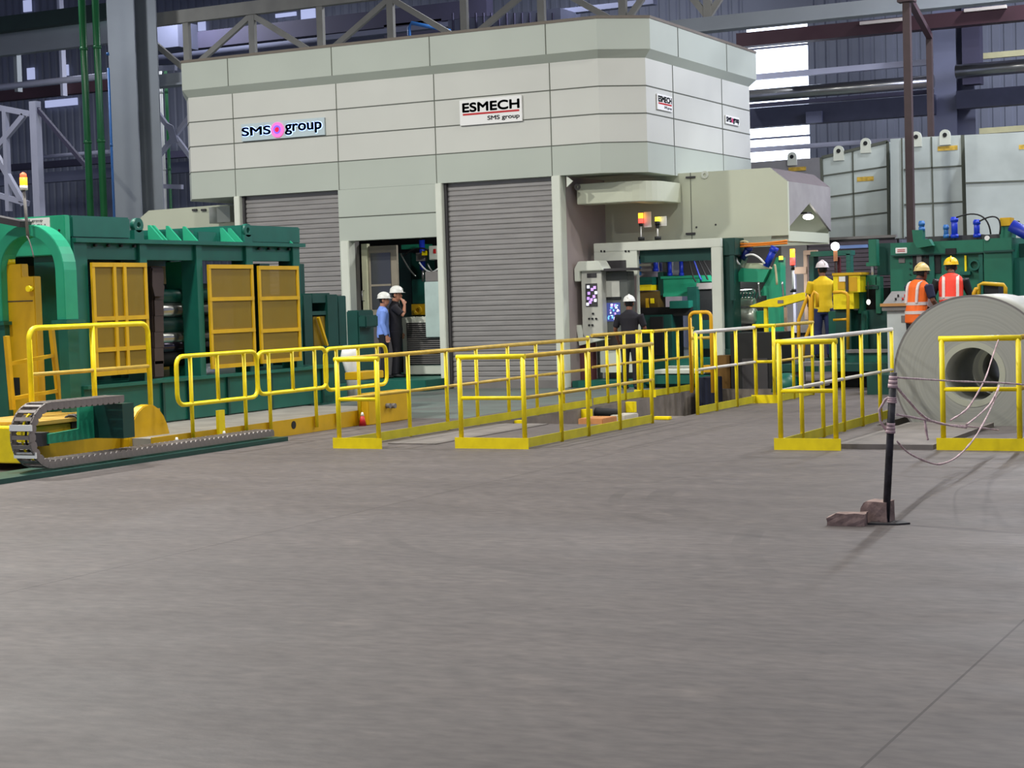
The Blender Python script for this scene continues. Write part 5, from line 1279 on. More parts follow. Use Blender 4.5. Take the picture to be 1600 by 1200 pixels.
q = MB(); q.prism([(gy(a, b, YR).x, gy(a, b, YR).z) for a, b in ((1158, 420), (1161, 411), (1182, 411), (1199, 420))], 'y', YR+0.1, YR+0.4); q.build('tray_liner', mat('liner_cream', (222, 222, 190), 0.6), rs_)
q = MB(); q.prism([(gy(a, b, YR).x, gy(a, b, YR).z) for a, b in ((1200, 435), (1213, 402), (1219, 402), (1220, 530), (1198, 530), (1198, 462), (1185, 462))], 'y', YR, YR+0.3); q.build('side_frame', G_LITE, rs_)
q = MB(); q.prism([(gy(a, b, YR).x, gy(a, b, YR).z) for a, b in ((1143, 425), (1156, 400), (1160, 403), (1147, 440))], 'y', YR, YR+0.3); q.build('side_frame', G_DARK, rs_)
frp(rs_, 'lower_frame', 1180, 486, 1200, 512, YR+0.2, 0.3, G_LITE)
frp(rs_, 'back_plate', 1146, 440, 1196, 520, YR+0.55, 0.1, BLACK)
for (a, b, l) in (((1171, 386), (1160, 405), 'dark blue tilted cylinder at the left of the tray'), ((1211, 386), (1197, 416), 'bright blue tilted cylinder at the right of the tray')):
    A, B = gy(a[0], a[1], YR-0.05), gy(b[0], b[1], YR-0.05); t = thing('hydraulic_cylinder', l, 'cylinder', B)
    m = CYLB if 'bright' in l else mat('cylinder_navy', (20, 36, 110), 0.4)
    MB().cyl(B, A, 0.06, 16).build('barrel', m, t); MB().cyl(A-(A-B)*0.25, A, 0.075, 16).build('end_cap', m, t)
cb_n = ['white hose arching over the tray', 'cream hose over the left cylinder', 'orange hose bundle, lower strand, under the hood', 'orange hose bundle, upper strand, under the hood', 'white hose dropping left of the tray', 'cream hose right of the bright blue cylinder', 'grey hose curling left of the roll stand', 'grey hose hanging right of the roll stand side frame']
for i, (A, B, sg_, m) in enumerate((((1165, 400), (1195, 412), -0.08, WHITE), ((1150, 385), (1170, 380), -0.06, mat('hose_cream', (200, 190, 150), 0.6)), ((1150, 386), (1230, 380), 0.0, ORANGE), ((1150, 381), (1230, 376), 0.02, ORANGE), ((1147, 390), (1156, 412), 0.08, WHITE), ((1210, 415), (1214, 445), -0.12, mat('hose_cream', (200, 190, 150), 0.6)), ((1185, 440), (1188, 462), 0.1, STEEL), ((1222, 440), (1226, 480), 0.05, STEEL))):
    q = MB(); cable(q, gy(A[0], A[1], YR-0.15), gy(B[0], B[1], YR-0.15), sg_, 0.02); tag(q.build('hose', m), cb_n[i], 'hose')
YW = 28.4
pa_ = thing('yellow_pointer_arm', 'long yellow tapered arm on a thin yellow post, left of the man in yellow', 'arm', (gy(1215, 480, YW).x, YW, 0))
q = MB(); q.prism([(gy(a, b, YW).x, gy(a, b, YW).z) for a, b in ((1171, 478), (1200, 468), (1254, 457), (1255, 469), (1215, 480), (1173, 480))], 'y', YW, YW+0.15); q.build('arm', Y_FENCE, pa_, 0.006)
frp(pa_, 'label_plate', 1215, 469, 1224, 474, YW-0.006, 0.006, MIDG)
frp(pa_, 'post', 1194, 480, 1199, 560, YW+0.04, 0.07, Y_FENCE)
tr = thing('ladder_handrails', 'pair of curved amber handrails left of the man in yellow', 'handrail', (gy(1258, 520, 28.0).x, 28.0, 0))
AM = mat('hoop_orange_yellow', (226, 170, 20), 0.5, var=0.1)
for pts in (((1248, 545), (1248, 500), (1259, 470), (1262, 462), (1266, 470), (1266, 510), (1256, 535), (1252, 594)), ((1269, 562), (1269, 462), (1272, 456), (1277, 460), (1277, 480))):
    q = MB(); q.tube([gy(a, b, 28.0) for a, b in pts], 0.03, 8); q.build('rail', AM, tr)
yb_ = thing('yellow_equipment', 'bright yellow equipment box with three bays, behind the man in yellow', 'machine', (gy(1320, 480, 29.2).x, 29.2, 0.5))
for n_, a, m in (('upper_body', (1302, 428, 1344, 457, 0, 0.4), Y_FENCE), ('lower_body', (1302, 457, 1334, 483, 0.02, 0.35), Y_FENCE), ('bay', (1309, 433, 1320, 452, -0.01, 0.02), mat('bay_amber', (215, 165, 10), 0.5)), ('bay', (1326, 433, 1339, 455, -0.01, 0.02), mat('bay_amber', (215, 165, 10), 0.5)), ('divider', (1321, 431, 1325, 456, -0.03, 0.03), DARKG), ('cover_disc', (1311, 432, 1321, 440, -0.02, 0.02), WHITE), ('rim', (1300, 426, 1346, 430, -0.03, 0.5), Y_MACH), ('stand', (1306, 483, 1330, 560, 0.1, 0.2), G_DEEP)):
    frp(yb_, n_, a[0], a[1], a[2], a[3], 29.2+a[4], a[5], m)
rl = thing('step_railing', 'amber tubular rail with rounded corner right of the man in yellow', 'railing', (gy(1315, 500, 28.95).x, 28.95, 0.4))
q = MB(); q.tube([gy(a, b, 28.95) for a, b in ((1302, 457), (1315, 456), (1322, 458), (1325, 463), (1325, 560))], 0.028, 8); q.build('rail', AM, rl)
q = MB(); q.tube([gy(a, b, 28.95) for a, b in ((1302, 500), (1325, 499))], 0.022, 8); q.build('mid_rail', AM, rl)
# work platform under the man in yellow
wz_ = 0.40
wp_ = thing('work_platform', 'raised dark green work platform the man in yellow stands on', 'platform', (-8.7, 28.5, 0))
xa, xb = gy(1216, 560, 27.9).x, gy(1400, 560, 27.9).x
MB().box(xa, xb+3.5, 27.9, 31.4, wz_-0.12, wz_).build('deck', G_DEEP, wp_)
for x in (xa+0.2, xa+1.5, xb-0.3): MB().box(x, x+0.12, 28.0, 28.12, 0, wz_-0.12).build('leg', MIDG, wp_)
MB().box(xa+0.8, xb+3.5, 28.3, 30.5, 0, wz_-0.13).build('base', BLACK, wp_)
st_ = thing('steel_stool', 'grey steel stool frame beside the platform behind the pale-topped railing', 'stool', (gy(1266, 600, 27.0).x, 27.0, 0))
for n_, a in (('top', (1248, 566, 1290, 572, 0, 0.5)), ('leg', (1252, 572, 1257, 616, 0, 0.06)), ('leg', (1280, 572, 1285, 616, 0, 0.06)), ('shelf', (1252, 600, 1285, 604, 0.05, 0.4))): frp(st_, n_, a[0], a[1], a[2], a[3], 27.0+a[4], a[5], MIDG)
tag(MB().tube([gz(1230, 612), gz(1230, 612)+Vector((0, 0, 0.22)), gz(1230, 612)+Vector((0, 0, 0.30))], [0.26, 0.2, 0.08], 18).build('green_drum', G_DARK), 'low green dome-shaped drum on the floor behind the pale-topped railing', 'drum')
# dark machine block beyond the pit end, blue bin and panel
mbk = item('pit_machine', 'black machine block at the far end of the coil pit, behind the bright yellow railing', 'machine', 28.0, (
    ('block', 1142, 520, 1216, 640, 0, 0.8, BLACK), ('panel', 1114, 556, 1141, 640, 0.05, 0.4, mat('panel_brown', (110, 78, 24), 0.6)), ('front_box', 1160, 560, 1200, 636, -0.02, 0.05, DARKG)))
tag(MB().box(gy(1090, 600, 27.3).x, gy(1114, 600, 27.3).x, 27.3, 27.75, PD, gy(1100, 590, 27.3).z).build('blue_bin', mat('bin_navy', (18, 26, 52), 0.5), None, 0.01), 'dark blue bin at the pit end beside the hooped guard', 'bin')
item('green_walkway', 'green walkway beam crossing behind the hooped guard', 'beam', 28.3, (('beam', 1000, 586, 1140, 600, 0, 0.6, G_DARK), ('edge', 1020, 578, 1112, 584, 0.05, 0.5, PALE), ('block', 1098, 571, 1112, 582, -0.02, 0.2, AM)))

# background behind the right machines
YV = 33.0
bgp = thing('shuttered_wall', 'dark purple-grey slatted screen behind the man in yellow', 'screen', (gy(1290, 430, YV).x, YV, 0))
frp(bgp, 'frame', 1150, 372, 1400, 376, YV-0.05, 0.1, MIDG)
for i in range(16): frp(bgp, 'slat', 1222, 378+i*6.5, 1400, 383.3+i*6.5, YV, 0.05, mat('slat_purple', (74, 64, 76), 0.6))
frp(bgp, 'backing', 1150, 376, 1400, 560, YV+0.06, 0.03, DARKG)
frp(bgp, 'blue_strip', 1300, 383, 1356, 388, YV-0.03, 0.03, mat('strip_blue', (110, 140, 200), 0.4))
frp(bgp, 'grey_panel', 1222, 376, 1262, 520, YV-0.04, 0.03, MIDG)
t3 = tower('signal lamp lit amber and red on a grey mast, left of the man in yellow', 1238, 389, 455, 30.6, LR, LA)
ly = item('yellow_beacon', 'small yellow beacon on the roll stand side frame', 'lamp', YR-0.1, (('lens', 1217, 400, 1222, 406, 0, 0.05, LYl), ('base', 1216, 406, 1223, 410, 0, 0.06, G_DEEP)))
item('timber_frame', 'pale upright frame with crosspiece behind the signal lamp', 'frame', 31.6, (('upright', 1239, 396, 1243, 520, 0, 0.08, BGL), ('upright', 1256, 392, 1262, 500, 0, 0.08, mat('frame_tan', (176, 150, 130), 0.7)), ('crosspiece', 1241, 417, 1260, 428, -0.02, 0.06, mat('frame_tan', (176, 150, 130), 0.7)), ('top_piece', 1255, 391, 1276, 398, -0.02, 0.1, mat('frame_tan', (176, 150, 130), 0.7))))
item('instrument_pole', 'thin tan pole between roll stand and handrails', 'pole', 29.0, (('pole', 1226, 480, 1230, 599, 0, 0.05, mat('frame_tan', (176, 150, 130), 0.7)),))
item('green_gantry', 'green gantry frame with pale edge behind the white work lamp', 'frame', 31.2, (('post', 1266, 400, 1273, 561, 0, 0.3, G_DEEP), ('post', 1322, 396, 1329, 440, 0, 0.2, G_DARK), ('top_beam', 1266, 392, 1329, 400, 0, 0.3, G_DARK), ('red_post', 1304, 402, 1312, 440, 0.3, 0.1, mat('dark_red', (96, 24, 34), 0.6))))
p_ = gy(1305, 385, 30.4); wl = thing('work_lamp', 'very bright round white work lamp above the man in yellow', 'lamp', p_)
MB().sphere(p_, 0.075, 14, 8, (1, 1, 1), -1).build('bulb', glow('bulb_white', (255, 255, 255), 14), wl)
MB().box(p_.x-0.03, p_.x+0.03, p_.y-0.02, p_.y+0.03, p_.z-0.26, p_.z-0.06).build('bracket', mat('lamp_bracket', (180, 120, 80), 0.5), wl)
MB().box(p_.x-0.015, p_.x+0.015, p_.y+0.02, p_.y+0.05, p_.z-0.9, p_.z-0.2).build('stem', DARKG, wl)

# ================================================================== RIGHT GREEN MACHINE
YM = 29.0
GM2 = mat('gearbox_green', (28, 108, 84), 0.42, var=0.15, scale=3)
bm_ = item('gearbox_machine', 'large green gearbox machine behind the two men in orange vests', 'machine', YM, (
    ('main_body', 1392, 396, 1537, 560, 0, 1.6, GM2), ('top_casing', 1391, 377, 1537, 397, -0.08, 1.7, GM2), ('right_body', 1538, 372, 1582, 560, -0.1, 1.6, GM2), ('right_band', 1537, 391, 1584, 394, -0.14, 0.1, G_DEEP),
    ('far_body', 1582, 402, 1640, 560, 0.1, 1.2, G_DARK), ('far_gap', 1582, 380, 1640, 402, 0.5, 0.8, G_DEEP), ('dark_recess', 1426, 395, 1470, 428, -0.02, 0.03, BLACK), ('recess_plate', 1432, 397, 1440, 412, -0.05, 0.03, MIDG), ('recess', 1477, 388, 1494, 398, -0.1, 0.03, BLACK),
    ('vertical_rib', 1452, 397, 1460, 450, -0.05, 0.06, G_DARK), ('vertical_rib', 1530, 397, 1537, 560, -0.06, 0.06, G_DARK), ('flange', 1500, 424, 1516, 430, -0.1, 0.1, G_DARK), ('yellow_gauge', 1507, 399, 1510, 424, -0.04, 0.04, Y_FENCE),
    ('nameplate', 1399, 387, 1417, 396, -0.095, 0.015, WHITE), ('nameplate', 1404, 403, 1414, 411, -0.015, 0.015, MIDG), ('seam', 1392, 396, 1537, 398, -0.09, 0.02, G_DEEP), ('right_foot', 1500, 470, 1530, 560, -0.2, 0.2, G_DARK)))
for i in range(2): frp(bm_, 'print_line', 1402, 389.5+i*2.6, 1414, 390.6+i*2.6, YM-0.1, 0.005, RED)
p_ = gy(1523, 414, YM-0.02)
MB().ring(p_+Vector((0, -0.05, 0)), p_, 0.09, 0.06, 24).build('round_cover', G_DARK, bm_)
p_ = gy(1542, 372, YM-0.12); MB().cyl(p_, p_+Vector((0, 0.03, 0)), 0.04, 12).build('breather', WHITE, bm_)
for px in (1422, 1446, 1458): 
    for k in range(5):
        p_ = gy(px, 402+k*9, YM-0.01); MB().cyl(p_+Vector((0, -0.02, 0)), p_, 0.014, 8).build('bolt', G_DEEP, bm_)
q = MB(); q.prism([(gy(a, b, YM).x, gy(a, b, YM).z) for a, b in ((1432, 360), (1448, 360), (1448, 374), (1458, 374), (1464, 384), (1440, 388), (1434, 378))], 'y', YM-0.3, YM-0.1); q.build('valve_block', GM2, bm_)
for px, a, b, r, m, l in ((1440, 345, 361, 0.042, BLUE, 'short light blue cylinder on the green valve block'), (1478, 351, 372, 0.038, BLUE, 'short light blue cylinder left of the tallest dark blue one'), (1491, 339, 372, 0.052, CYLB, 'tallest dark blue cylinder on top of the green gearbox machine'), (1526, 343, 371, 0.048, CYLB, 'dark blue cylinder right of the tallest one on the gearbox machine')):
    bluecyl(l, px, a, b, YM-(0.2 if px == 1440 else -0.3), r, m)
ch = thing('shaft_cover', 'dark box ridge along the top of the gearbox machine between the blue cylinders', 'cover', gy(1500, 376, YM+0.3))
frp(ch, 'ridge', 1450, 368, 1536, 378, YM+0.4, 0.3, DARKG); frp(ch, 'ledge', 1534, 366, 1572, 373, YM+0.3, 0.3, DARKG)
fa = item('far_drive', 'yellow-capped green block with a dark blue diagonal cylinder at the right edge', 'machine', YM+0.2, (('block', 1562, 352, 1580, 374, 0, 0.4, GM2), ('cap', 1562, 340, 1579, 353, -0.03, 0.3, Y_MACH), ('tail', 1584, 345, 1590, 356, 0, 0.2, RUBBER)))
q = MB(); q.tube([gy(1580, 352, YM+0.1), gy(1640, 385, YM+0.1)], 0.1, 16); q.build('diagonal_cylinder', mat('cylinder_dark_blue', (24, 44, 150), 0.4), fa)
for i, (A, B) in enumerate((((1494, 340), (1548, 366)), ((1530, 346), (1562, 366)))):
    q = MB(); cable(q, gy(A[0], A[1], YM+0.1), gy(B[0], B[1], YM+0.1), -0.16, 0.014, side=(0.12, 0, 0)); tag(q.build('hose', RUBBER), ('black hose arching from the tallest blue cylinder', 'black hose arching from the right blue cylinder to the green block')[i], 'hose')
rails = thing('tubular_handle', 'amber tubular handle showing above the steel coil rim', 'handle', gy(1545, 455, 27.0))  # a machine handle, not a guard
q = MB(); q.tube([gy(a, b, 27.0) for a, b in ((1522, 470), (1522, 458), (1525, 452), (1530, 452))], 0.035, 8); q.build('short_tube', AM, rails)
q = MB(); q.tube([gy(a, b, 27.0) for a, b in ((1529, 470), (1530, 445), (1536, 443), (1568, 445), (1571, 450), (1571, 470))], 0.03, 8); q.build('loop', Y_MACH, rails)
frp(rails, 'dark_box', 1538, 443, 1560, 470, 27.05, 0.4, BLACK)
# middle green unit
mu = item('press_unit', 'green press unit with forked frame and screw, left of the gearbox machine', 'machine', 29.6, (
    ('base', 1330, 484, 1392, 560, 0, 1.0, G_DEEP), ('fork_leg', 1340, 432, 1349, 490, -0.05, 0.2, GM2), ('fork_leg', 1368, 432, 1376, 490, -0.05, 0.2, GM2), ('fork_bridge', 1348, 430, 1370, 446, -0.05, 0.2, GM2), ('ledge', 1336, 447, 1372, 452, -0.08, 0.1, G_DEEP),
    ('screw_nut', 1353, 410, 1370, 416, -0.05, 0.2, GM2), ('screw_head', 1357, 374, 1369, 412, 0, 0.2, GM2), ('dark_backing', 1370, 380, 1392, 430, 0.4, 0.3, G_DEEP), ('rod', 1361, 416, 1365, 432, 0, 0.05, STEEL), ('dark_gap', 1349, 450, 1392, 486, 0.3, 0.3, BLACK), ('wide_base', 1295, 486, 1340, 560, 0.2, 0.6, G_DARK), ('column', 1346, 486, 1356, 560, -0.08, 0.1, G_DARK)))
p_ = gy(1357, 472, 29.4); mu_l = thing('small_lamp', 'small round lit lamp hanging in the forked green press unit', 'lamp', p_)
MB().sphere(p_, 0.035, 12, 8, (1, 1, 1.3)).build('lens', glow('lens_white', (250, 255, 235), 2.5), mu_l)
MB().cyl(p_+Vector((0, 0, 0.03)), gy(1356, 440, 29.4), 0.01, 6).build('wire', RUBBER, mu_l)
lo = item('lower_bed', 'long green machine bed between the railing and the steel coil', 'machine', 28.6, (('bed', 1322, 550, 1420, 575, 0, 0.3, G_DARK), ('lip', 1322, 546, 1420, 551, -0.06, 0.2, MIDG)))
# control desk
YC_ = 27.15
cdk = thing('control_desk', 'light grey control desk with sloping top and tan edge by the orange vest man', 'desk', (gy(1412, 500, YC_).x, YC_, wz_))
xc0, xc1 = gy(1386, 510, YC_).x, gy(1445, 510, YC_).x
z_a, z_b, z_c = gy(1412, 485, YC_).z, gy(1412, 475, YC_).z, gy(1412, 545, YC_).z
MB().box(xc0, xc1, YC_, YC_+0.5, wz_-0.1, z_a).build('pedestal', mat('desk_grey', (200, 208, 206), 0.5), cdk, 0.01)
MB().prism([(YC_-0.06, z_a), (YC_+0.55, z_a), (YC_+0.55, z_b+0.2), (YC_-0.06, z_b)], 'x', xc0-0.06, xc1+0.02).build('top_box', mat('desk_dark', (128, 126, 124), 0.5), cdk)
MB().box(xc0-0.08, xc1+0.02, YC_-0.09, YC_-0.05, z_b-0.03, z_b+0.015).build('tan_edge', mat('desk_tan', (190, 140, 84), 0.6), cdk)
frp(cdk, 'label', 1408, 493, 1421, 504, YC_-0.008, 0.008, MIDG)
MB().box(xc0-0.1, xc1+2.6, 26.3, 27.9, 0.0, wz_-0.1).build('step', G_DEEP, cdk)
for i in range(4):
    for k in range(2):
        MB().cyl((xc0+0.12+0.11*i, YC_+0.1+0.15*k, z_b+0.06+0.05*k), (xc0+0.12+0.11*i, YC_+0.1+0.15*k, z_b+0.10+0.05*k), 0.016, 8).build('button', (BLACK, RED, DARKG, G_LITE)[i], cdk)

# ================================================================== PEOPLE
def loft(mb, path, seg=16, front=(0, 1, 0)):
    """path: (x, y, z, rx, ry): elliptical rings; rx across, ry along the front direction"""
    P = [Vector(p[:3]) for p in path]; n = len(P); vs = []
    for i, p in enumerate(P):
        t = (P[min(i+1, n-1)]-P[max(i-1, 0)]).normalized(); f_ = Vector(front)
        r = t.cross(f_)
        if r.length < 0.1: r = t.cross(Vector((0, 0, 1)))
        r.normalize(); f2 = r.cross(t)
        for k in range(seg):
            a = 2*PI*k/seg; vs.append(p+r*math.cos(a)*path[i][3]+f2*math.sin(a)*path[i][4])
    vs.append(P[0]-(P[1]-P[0]).normalized()*path[0][3]*0.3); vs.append(P[-1]+(P[-1]-P[-2]).normalized()*path[-1][3]*0.4)
    fs = [(i*seg+k, i*seg+(k+1) % seg, (i+1)*seg+(k+1) % seg, (i+1)*seg+k) for i in range(n-1) for k in range(seg)]
    fs += [(n*seg, (k+1) % seg, k) for k in range(seg)]+[(n*seg+1, (n-1)*seg+k, (n-1)*seg+(k+1) % seg) for k in range(seg)]
    mb.add(vs, fs, True)
def fused(mb, name, m, parent, vox=0.012):
    """remesh overlapping lofts into one continuous skin"""
    o = mb.build(name, m, parent)
    md = o.modifiers.new('r', 'REMESH'); md.mode = 'VOXEL'; md.voxel_size = vox; md.use_smooth_shade = True
    ms = o.modifiers.new('s', 'SMOOTH'); ms.factor = 0.5; ms.iterations = 2
    bpy.context.view_layer.update()
    dg = bpy.context.evaluated_depsgraph_get(); me = bpy.data.meshes.new_from_object(o.evaluated_get(dg))
    o.modifiers.clear(); old = o.data; o.data = me; me.name = name; bpy.data.meshes.remove(old)
    if not me.materials: me.materials.append(m)
    return o
def person(label, loc, facing, height, skin, hat, shirt, trousers, arms, legs=None, lean=0.0, head_turn=0.0, head_drop=0.0, sleeves='short', vest=None, bare_neck=True):
    """local frame: x to the person's right, y forward. facing: world heading of y in degrees from +X"""
    t = thing('person', label, 'person', (0, 0, 0)); k = height/1.80
    def L(z): return lean*max(0, z-0.92)*1.0
    def V(x, y, z): return (x, y+L(z), z)
    legs = legs or (((-0.09, 0.0, 0.90), (-0.10, 0.02, 0.50), (-0.11, -0.02, 0.08)), ((0.09, 0.0, 0.90), (0.10, 0.02, 0.50), (0.11, -0.02, 0.08)))
    hc = Vector(V(0, 0.035, 1.60-head_drop)); hc.y += head_drop*0.6
    b = MB()
    loft(b, [V(0, 0, 0.84)+(0.15, 0.11), V(0, 0, 0.92)+(0.165, 0.12), V(0, 0, 1.04)+(0.14, 0.10), V(0, 0, 1.18)+(0.15, 0.105), V(0, 0, 1.32)+(0.175, 0.115), V(0, 0, 1.40)+(0.16, 0.095), V(0, 0.0, 1.45)+(0.08, 0.07)])
    loft(b, [V(0, 0, 1.40)+(0.062, 0.062), V(0, 0.01, 1.50)+(0.055, 0.06), (hc.x, hc.y-0.01, hc.z-0.04, 0.055, 0.06)])
    # head: skull, jaw, nose, ears
    ht = math.radians(head_turn); ct_, st2 = math.cos(ht), math.sin(ht)
    def Hd(x, y, z): return (hc.x+x*ct_-y*st2, hc.y+x*st2+y*ct_, hc.z+z)
    loft(b, [Hd(0, 0.035, -0.115)+(0.03, 0.035), Hd(0, 0.03, -0.08)+(0.055, 0.06), Hd(0, 0.012, -0.03)+(0.068, 0.082), Hd(0, 0.0, 0.03)+(0.076, 0.095), Hd(0, -0.005, 0.08)+(0.066, 0.085), Hd(0, -0.005, 0.11)+(0.035, 0.05)], front=(-st2, ct_, 0))
    loft(b, [Hd(0, 0.085, 0.02)+(0.010, 0.012), Hd(0, 0.105, -0.02)+(0.016, 0.016), Hd(0, 0.10, -0.035)+(0.012, 0.01)], 8)
    loft(b, [Hd(-0.03, 0.088, -0.065)+(0.006, 0.006), Hd(0, 0.098, -0.062)+(0.008, 0.008), Hd(0.03, 0.088, -0.065)+(0.006, 0.006)], 8)
    for sx in (-1, 1): loft(b, [Hd(sx*0.078, -0.01, -0.035)+(0.012, 0.018), Hd(sx*0.084, -0.012, 0.0)+(0.012, 0.024), Hd(sx*0.080, -0.012, 0.03)+(0.010, 0.015)], 8)
    for S, E_, Wr, Hn in arms:
        S, E_, Wr, Hn = [Vector(V(*q)) for q in (S, E_, Wr, Hn)]
        loft(b, [tuple(S)+(0.055, 0.055), tuple(S.lerp(E_, 0.4))+(0.048, 0.048), tuple(E_)+(0.038, 0.038), tuple(E_.lerp(Wr, 0.3))+(0.040, 0.040), tuple(Wr)+(0.026, 0.026)], 12)
        d = (Hn-Wr).normalized(); side = d.cross(Vector((0, 0, 1)))
        if side.length < 0.2: side = Vector((0, 1, 0))
        side.normalize(); nrm = side.cross(d)
        loft(b, [tuple(Wr)+(0.026, 0.024), tuple(Wr+d*0.03)+(0.036, 0.020), tuple(Wr+d*0.085)+(0.042, 0.016)], 10, front=tuple(nrm))
        for i, (o_, ln) in enumerate(((-0.033, 0.068), (-0.011, 0.080), (0.011, 0.074), (0.033, 0.058))):
            p0 = Wr+d*0.08+side*o_; p1 = p0+d*ln*0.5+side*o_*0.1; p2 = p1+(d*0.8-nrm*0.55).normalized()*ln*0.5
            loft(b, [tuple(p0)+(0.010, 0.010), tuple(p1)+(0.0095, 0.0095), tuple(p2)+(0.008, 0.008)], 8)
        p0 = Wr+d*0.03+side*0.032; p1 = p0+(d*0.6+side*0.7).normalized()*0.04; p2 = p1+d*0.032
        loft(b, [tuple(p0)+(0.012, 0.012), tuple(p1)+(0.011, 0.011), tuple(p2)+(0.009, 0.009)], 8)
    for H_, K_, A_ in legs:
        H_, K_, A_ = Vector(H_), Vector(K_), Vector(A_)
        loft(b, [tuple(H_)+(0.085, 0.09), tuple(H_.lerp(K_, 0.5))+(0.07, 0.075), tuple(K_)+(0.052, 0.055), tuple(K_.lerp(A_, 0.35))+(0.052, 0.058), tuple(A_)+(0.036, 0.040)], 12)
        loft(b, [(A_.x, A_.y-0.05, A_.z-0.035, 0.035, 0.035), (A_.x, A_.y+0.05, A_.z-0.04, 0.04, 0.035), (A_.x, A_.y+0.15, A_.z-0.05, 0.04, 0.022)], 10, front=(0, 0, 1))
    fused(b, 'body', skin, t, 0.0095)
    # trousers
    c = MB()
    loft(c, [(0, 0, 0.80, 0.14, 0.11), (0, 0, 0.86, 0.172, 0.128), V(0, 0, 0.96)+(0.168, 0.126), V(0, 0, 1.02)+(0.155, 0.115)])
    for H_, K_, A_ in legs:
        H_, K_, A_ = Vector(H_), Vector(K_), Vector(A_)
        loft(c, [tuple(H_)+(0.098, 0.11), tuple(H_.lerp(K_, 0.5))+(0.088, 0.092), tuple(K_)+(0.072, 0.074), tuple(K_.lerp(A_, 0.5))+(0.070, 0.075), (A_.x, A_.y, A_.z-0.01, 0.066, 0.076)], 14)
    fused(c, 'trousers', trousers, t, 0.013)
    s_ = MB()
    loft(s_, [V(0, 0, 0.84)+(0.176, 0.132), V(0, 0, 0.94)+(0.178, 0.134), V(0, 0, 1.05)+(0.162, 0.122), V(0, 0, 1.20)+(0.168, 0.124), V(0, 0, 1.33)+(0.192, 0.130), V(0, 0, 1.41)+(0.170, 0.108), V(0, 0, 1.45)+(0.10, 0.082), V(0, 0.004, 1.475)+(0.072, 0.070)])
    for S, E_, Wr, Hn in arms:
        S, E_, Wr = [Vector(V(*q)) for q in (S, E_, Wr)]
        if sleeves == 'long': loft(s_, [tuple(S)+(0.075, 0.075), tuple(S.lerp(E_, 0.5))+(0.064, 0.064), tuple(E_)+(0.055, 0.055), tuple(E_.lerp(Wr, 0.5))+(0.050, 0.050), tuple(E_.lerp(Wr, 0.95))+(0.040, 0.040)], 12)
        else: loft(s_, [tuple(S)+(0.076, 0.076), tuple(S.lerp(E_, 0.45))+(0.068, 0.068), tuple(S.lerp(E_, 0.8))+(0.064, 0.064)], 12)
    fused(s_, 'shirt', shirt, t, 0.012)
    for H_, K_, A_ in legs:
        h_ = MB(); x, y, z = A_
        loft(h_, [(x, y-0.07, z-0.035, 0.04, 0.04), (x, y+0.0, z-0.03, 0.046, 0.05), (x, y+0.09, z-0.045, 0.05, 0.036), (x, y+0.19, z-0.055, 0.038, 0.024)], 12, front=(0, 0, 1)); h_.build('shoe', BLACK, t)
    # helmet and hair
    he = MB(); zc = 0.055
    segs = 20; vs = []; rings = 7
    for i in range(rings+1):
        ph = (PI/2)*i/rings
        for j in range(segs):
            th = 2*PI*j/segs; vs.append(Hd(math.cos(ph)*math.cos(th)*0.112, math.cos(ph)*math.sin(th)*0.135, zc+math.sin(ph)*0.112))
    he.add(vs, [(i*segs+j, i*segs+(j+1) % segs, (i+1)*segs+(j+1) % segs, (i+1)*segs+j) for i in range(rings) for j in range(segs)], True)
    vs = []
    for (rx, ry, dz) in ((0.112, 0.135, 0.0), (0.124, 0.150, -0.012), (0.108, 0.130, -0.012)):
        for j in range(segs):
            th = 2*PI*j/segs; f_ = 1.0+(0.22*max(0, math.sin(th))**3 if rx == 0.124 else 0); vs.append(Hd(math.cos(th)*rx, math.sin(th)*ry*f_, zc+dz))
    he.add(vs, [(i*segs+j, i*segs+(j+1) % segs, (i+1)*segs+(j+1) % segs, (i+1)*segs+j) for i in range(2) for j in range(segs)], True)
    vs = [Vector(Hd(-0.012, -0.12, zc+0.04))]
    he.tube([Hd(0, 0.13*math.cos(a), zc+0.01+0.108*math.sin(a)) for a in [0.3+i*(PI-0.6)/8 for i in range(9)]], 0.012, 6)
    he.build('helmet', hat, t)
    hr = MB(); loft(hr, [Hd(0, -0.035, -0.055)+(0.055, 0.055), Hd(0, -0.022, -0.02)+(0.074, 0.078), Hd(0, -0.015, 0.03)+(0.080, 0.092), Hd(0, -0.01, 0.07)+(0.075, 0.09)], front=(-st2, ct_, 0)); hr.build('hair', BLACK, t)
    if vest:
        vm, sm_ = vest; v = MB()
        loft(v, [V(0, 0, 0.80)+(0.192, 0.150), V(0, 0, 0.94)+(0.190, 0.150), V(0, 0, 1.08)+(0.180, 0.140), V(0, 0, 1.22)+(0.186, 0.142), V(0, 0, 1.34)+(0.198, 0.146), V(0, 0, 1.42)+(0.165, 0.125), V(0, 0, 1.46)+(0.10, 0.094)])
        fused(v, 'vest', vm, t, 0.013)
        for z, rx, ry in ((0.96, 0.196, 0.156), (1.10, 0.187, 0.149)):
            r = MB(); vs = []
            for dz in (-0.025, 0.025):
                for j in range(28):
                    th = 2*PI*j/28; q = V(rx*math.cos(th), ry*math.sin(th), z); vs.append((q[0], q[1], q[2]+dz))
            r.add(vs, [(j, (j+1) % 28, 28+(j+1) % 28, 28+j) for j in range(28)], True); r.build('reflective_band', sm_, t)
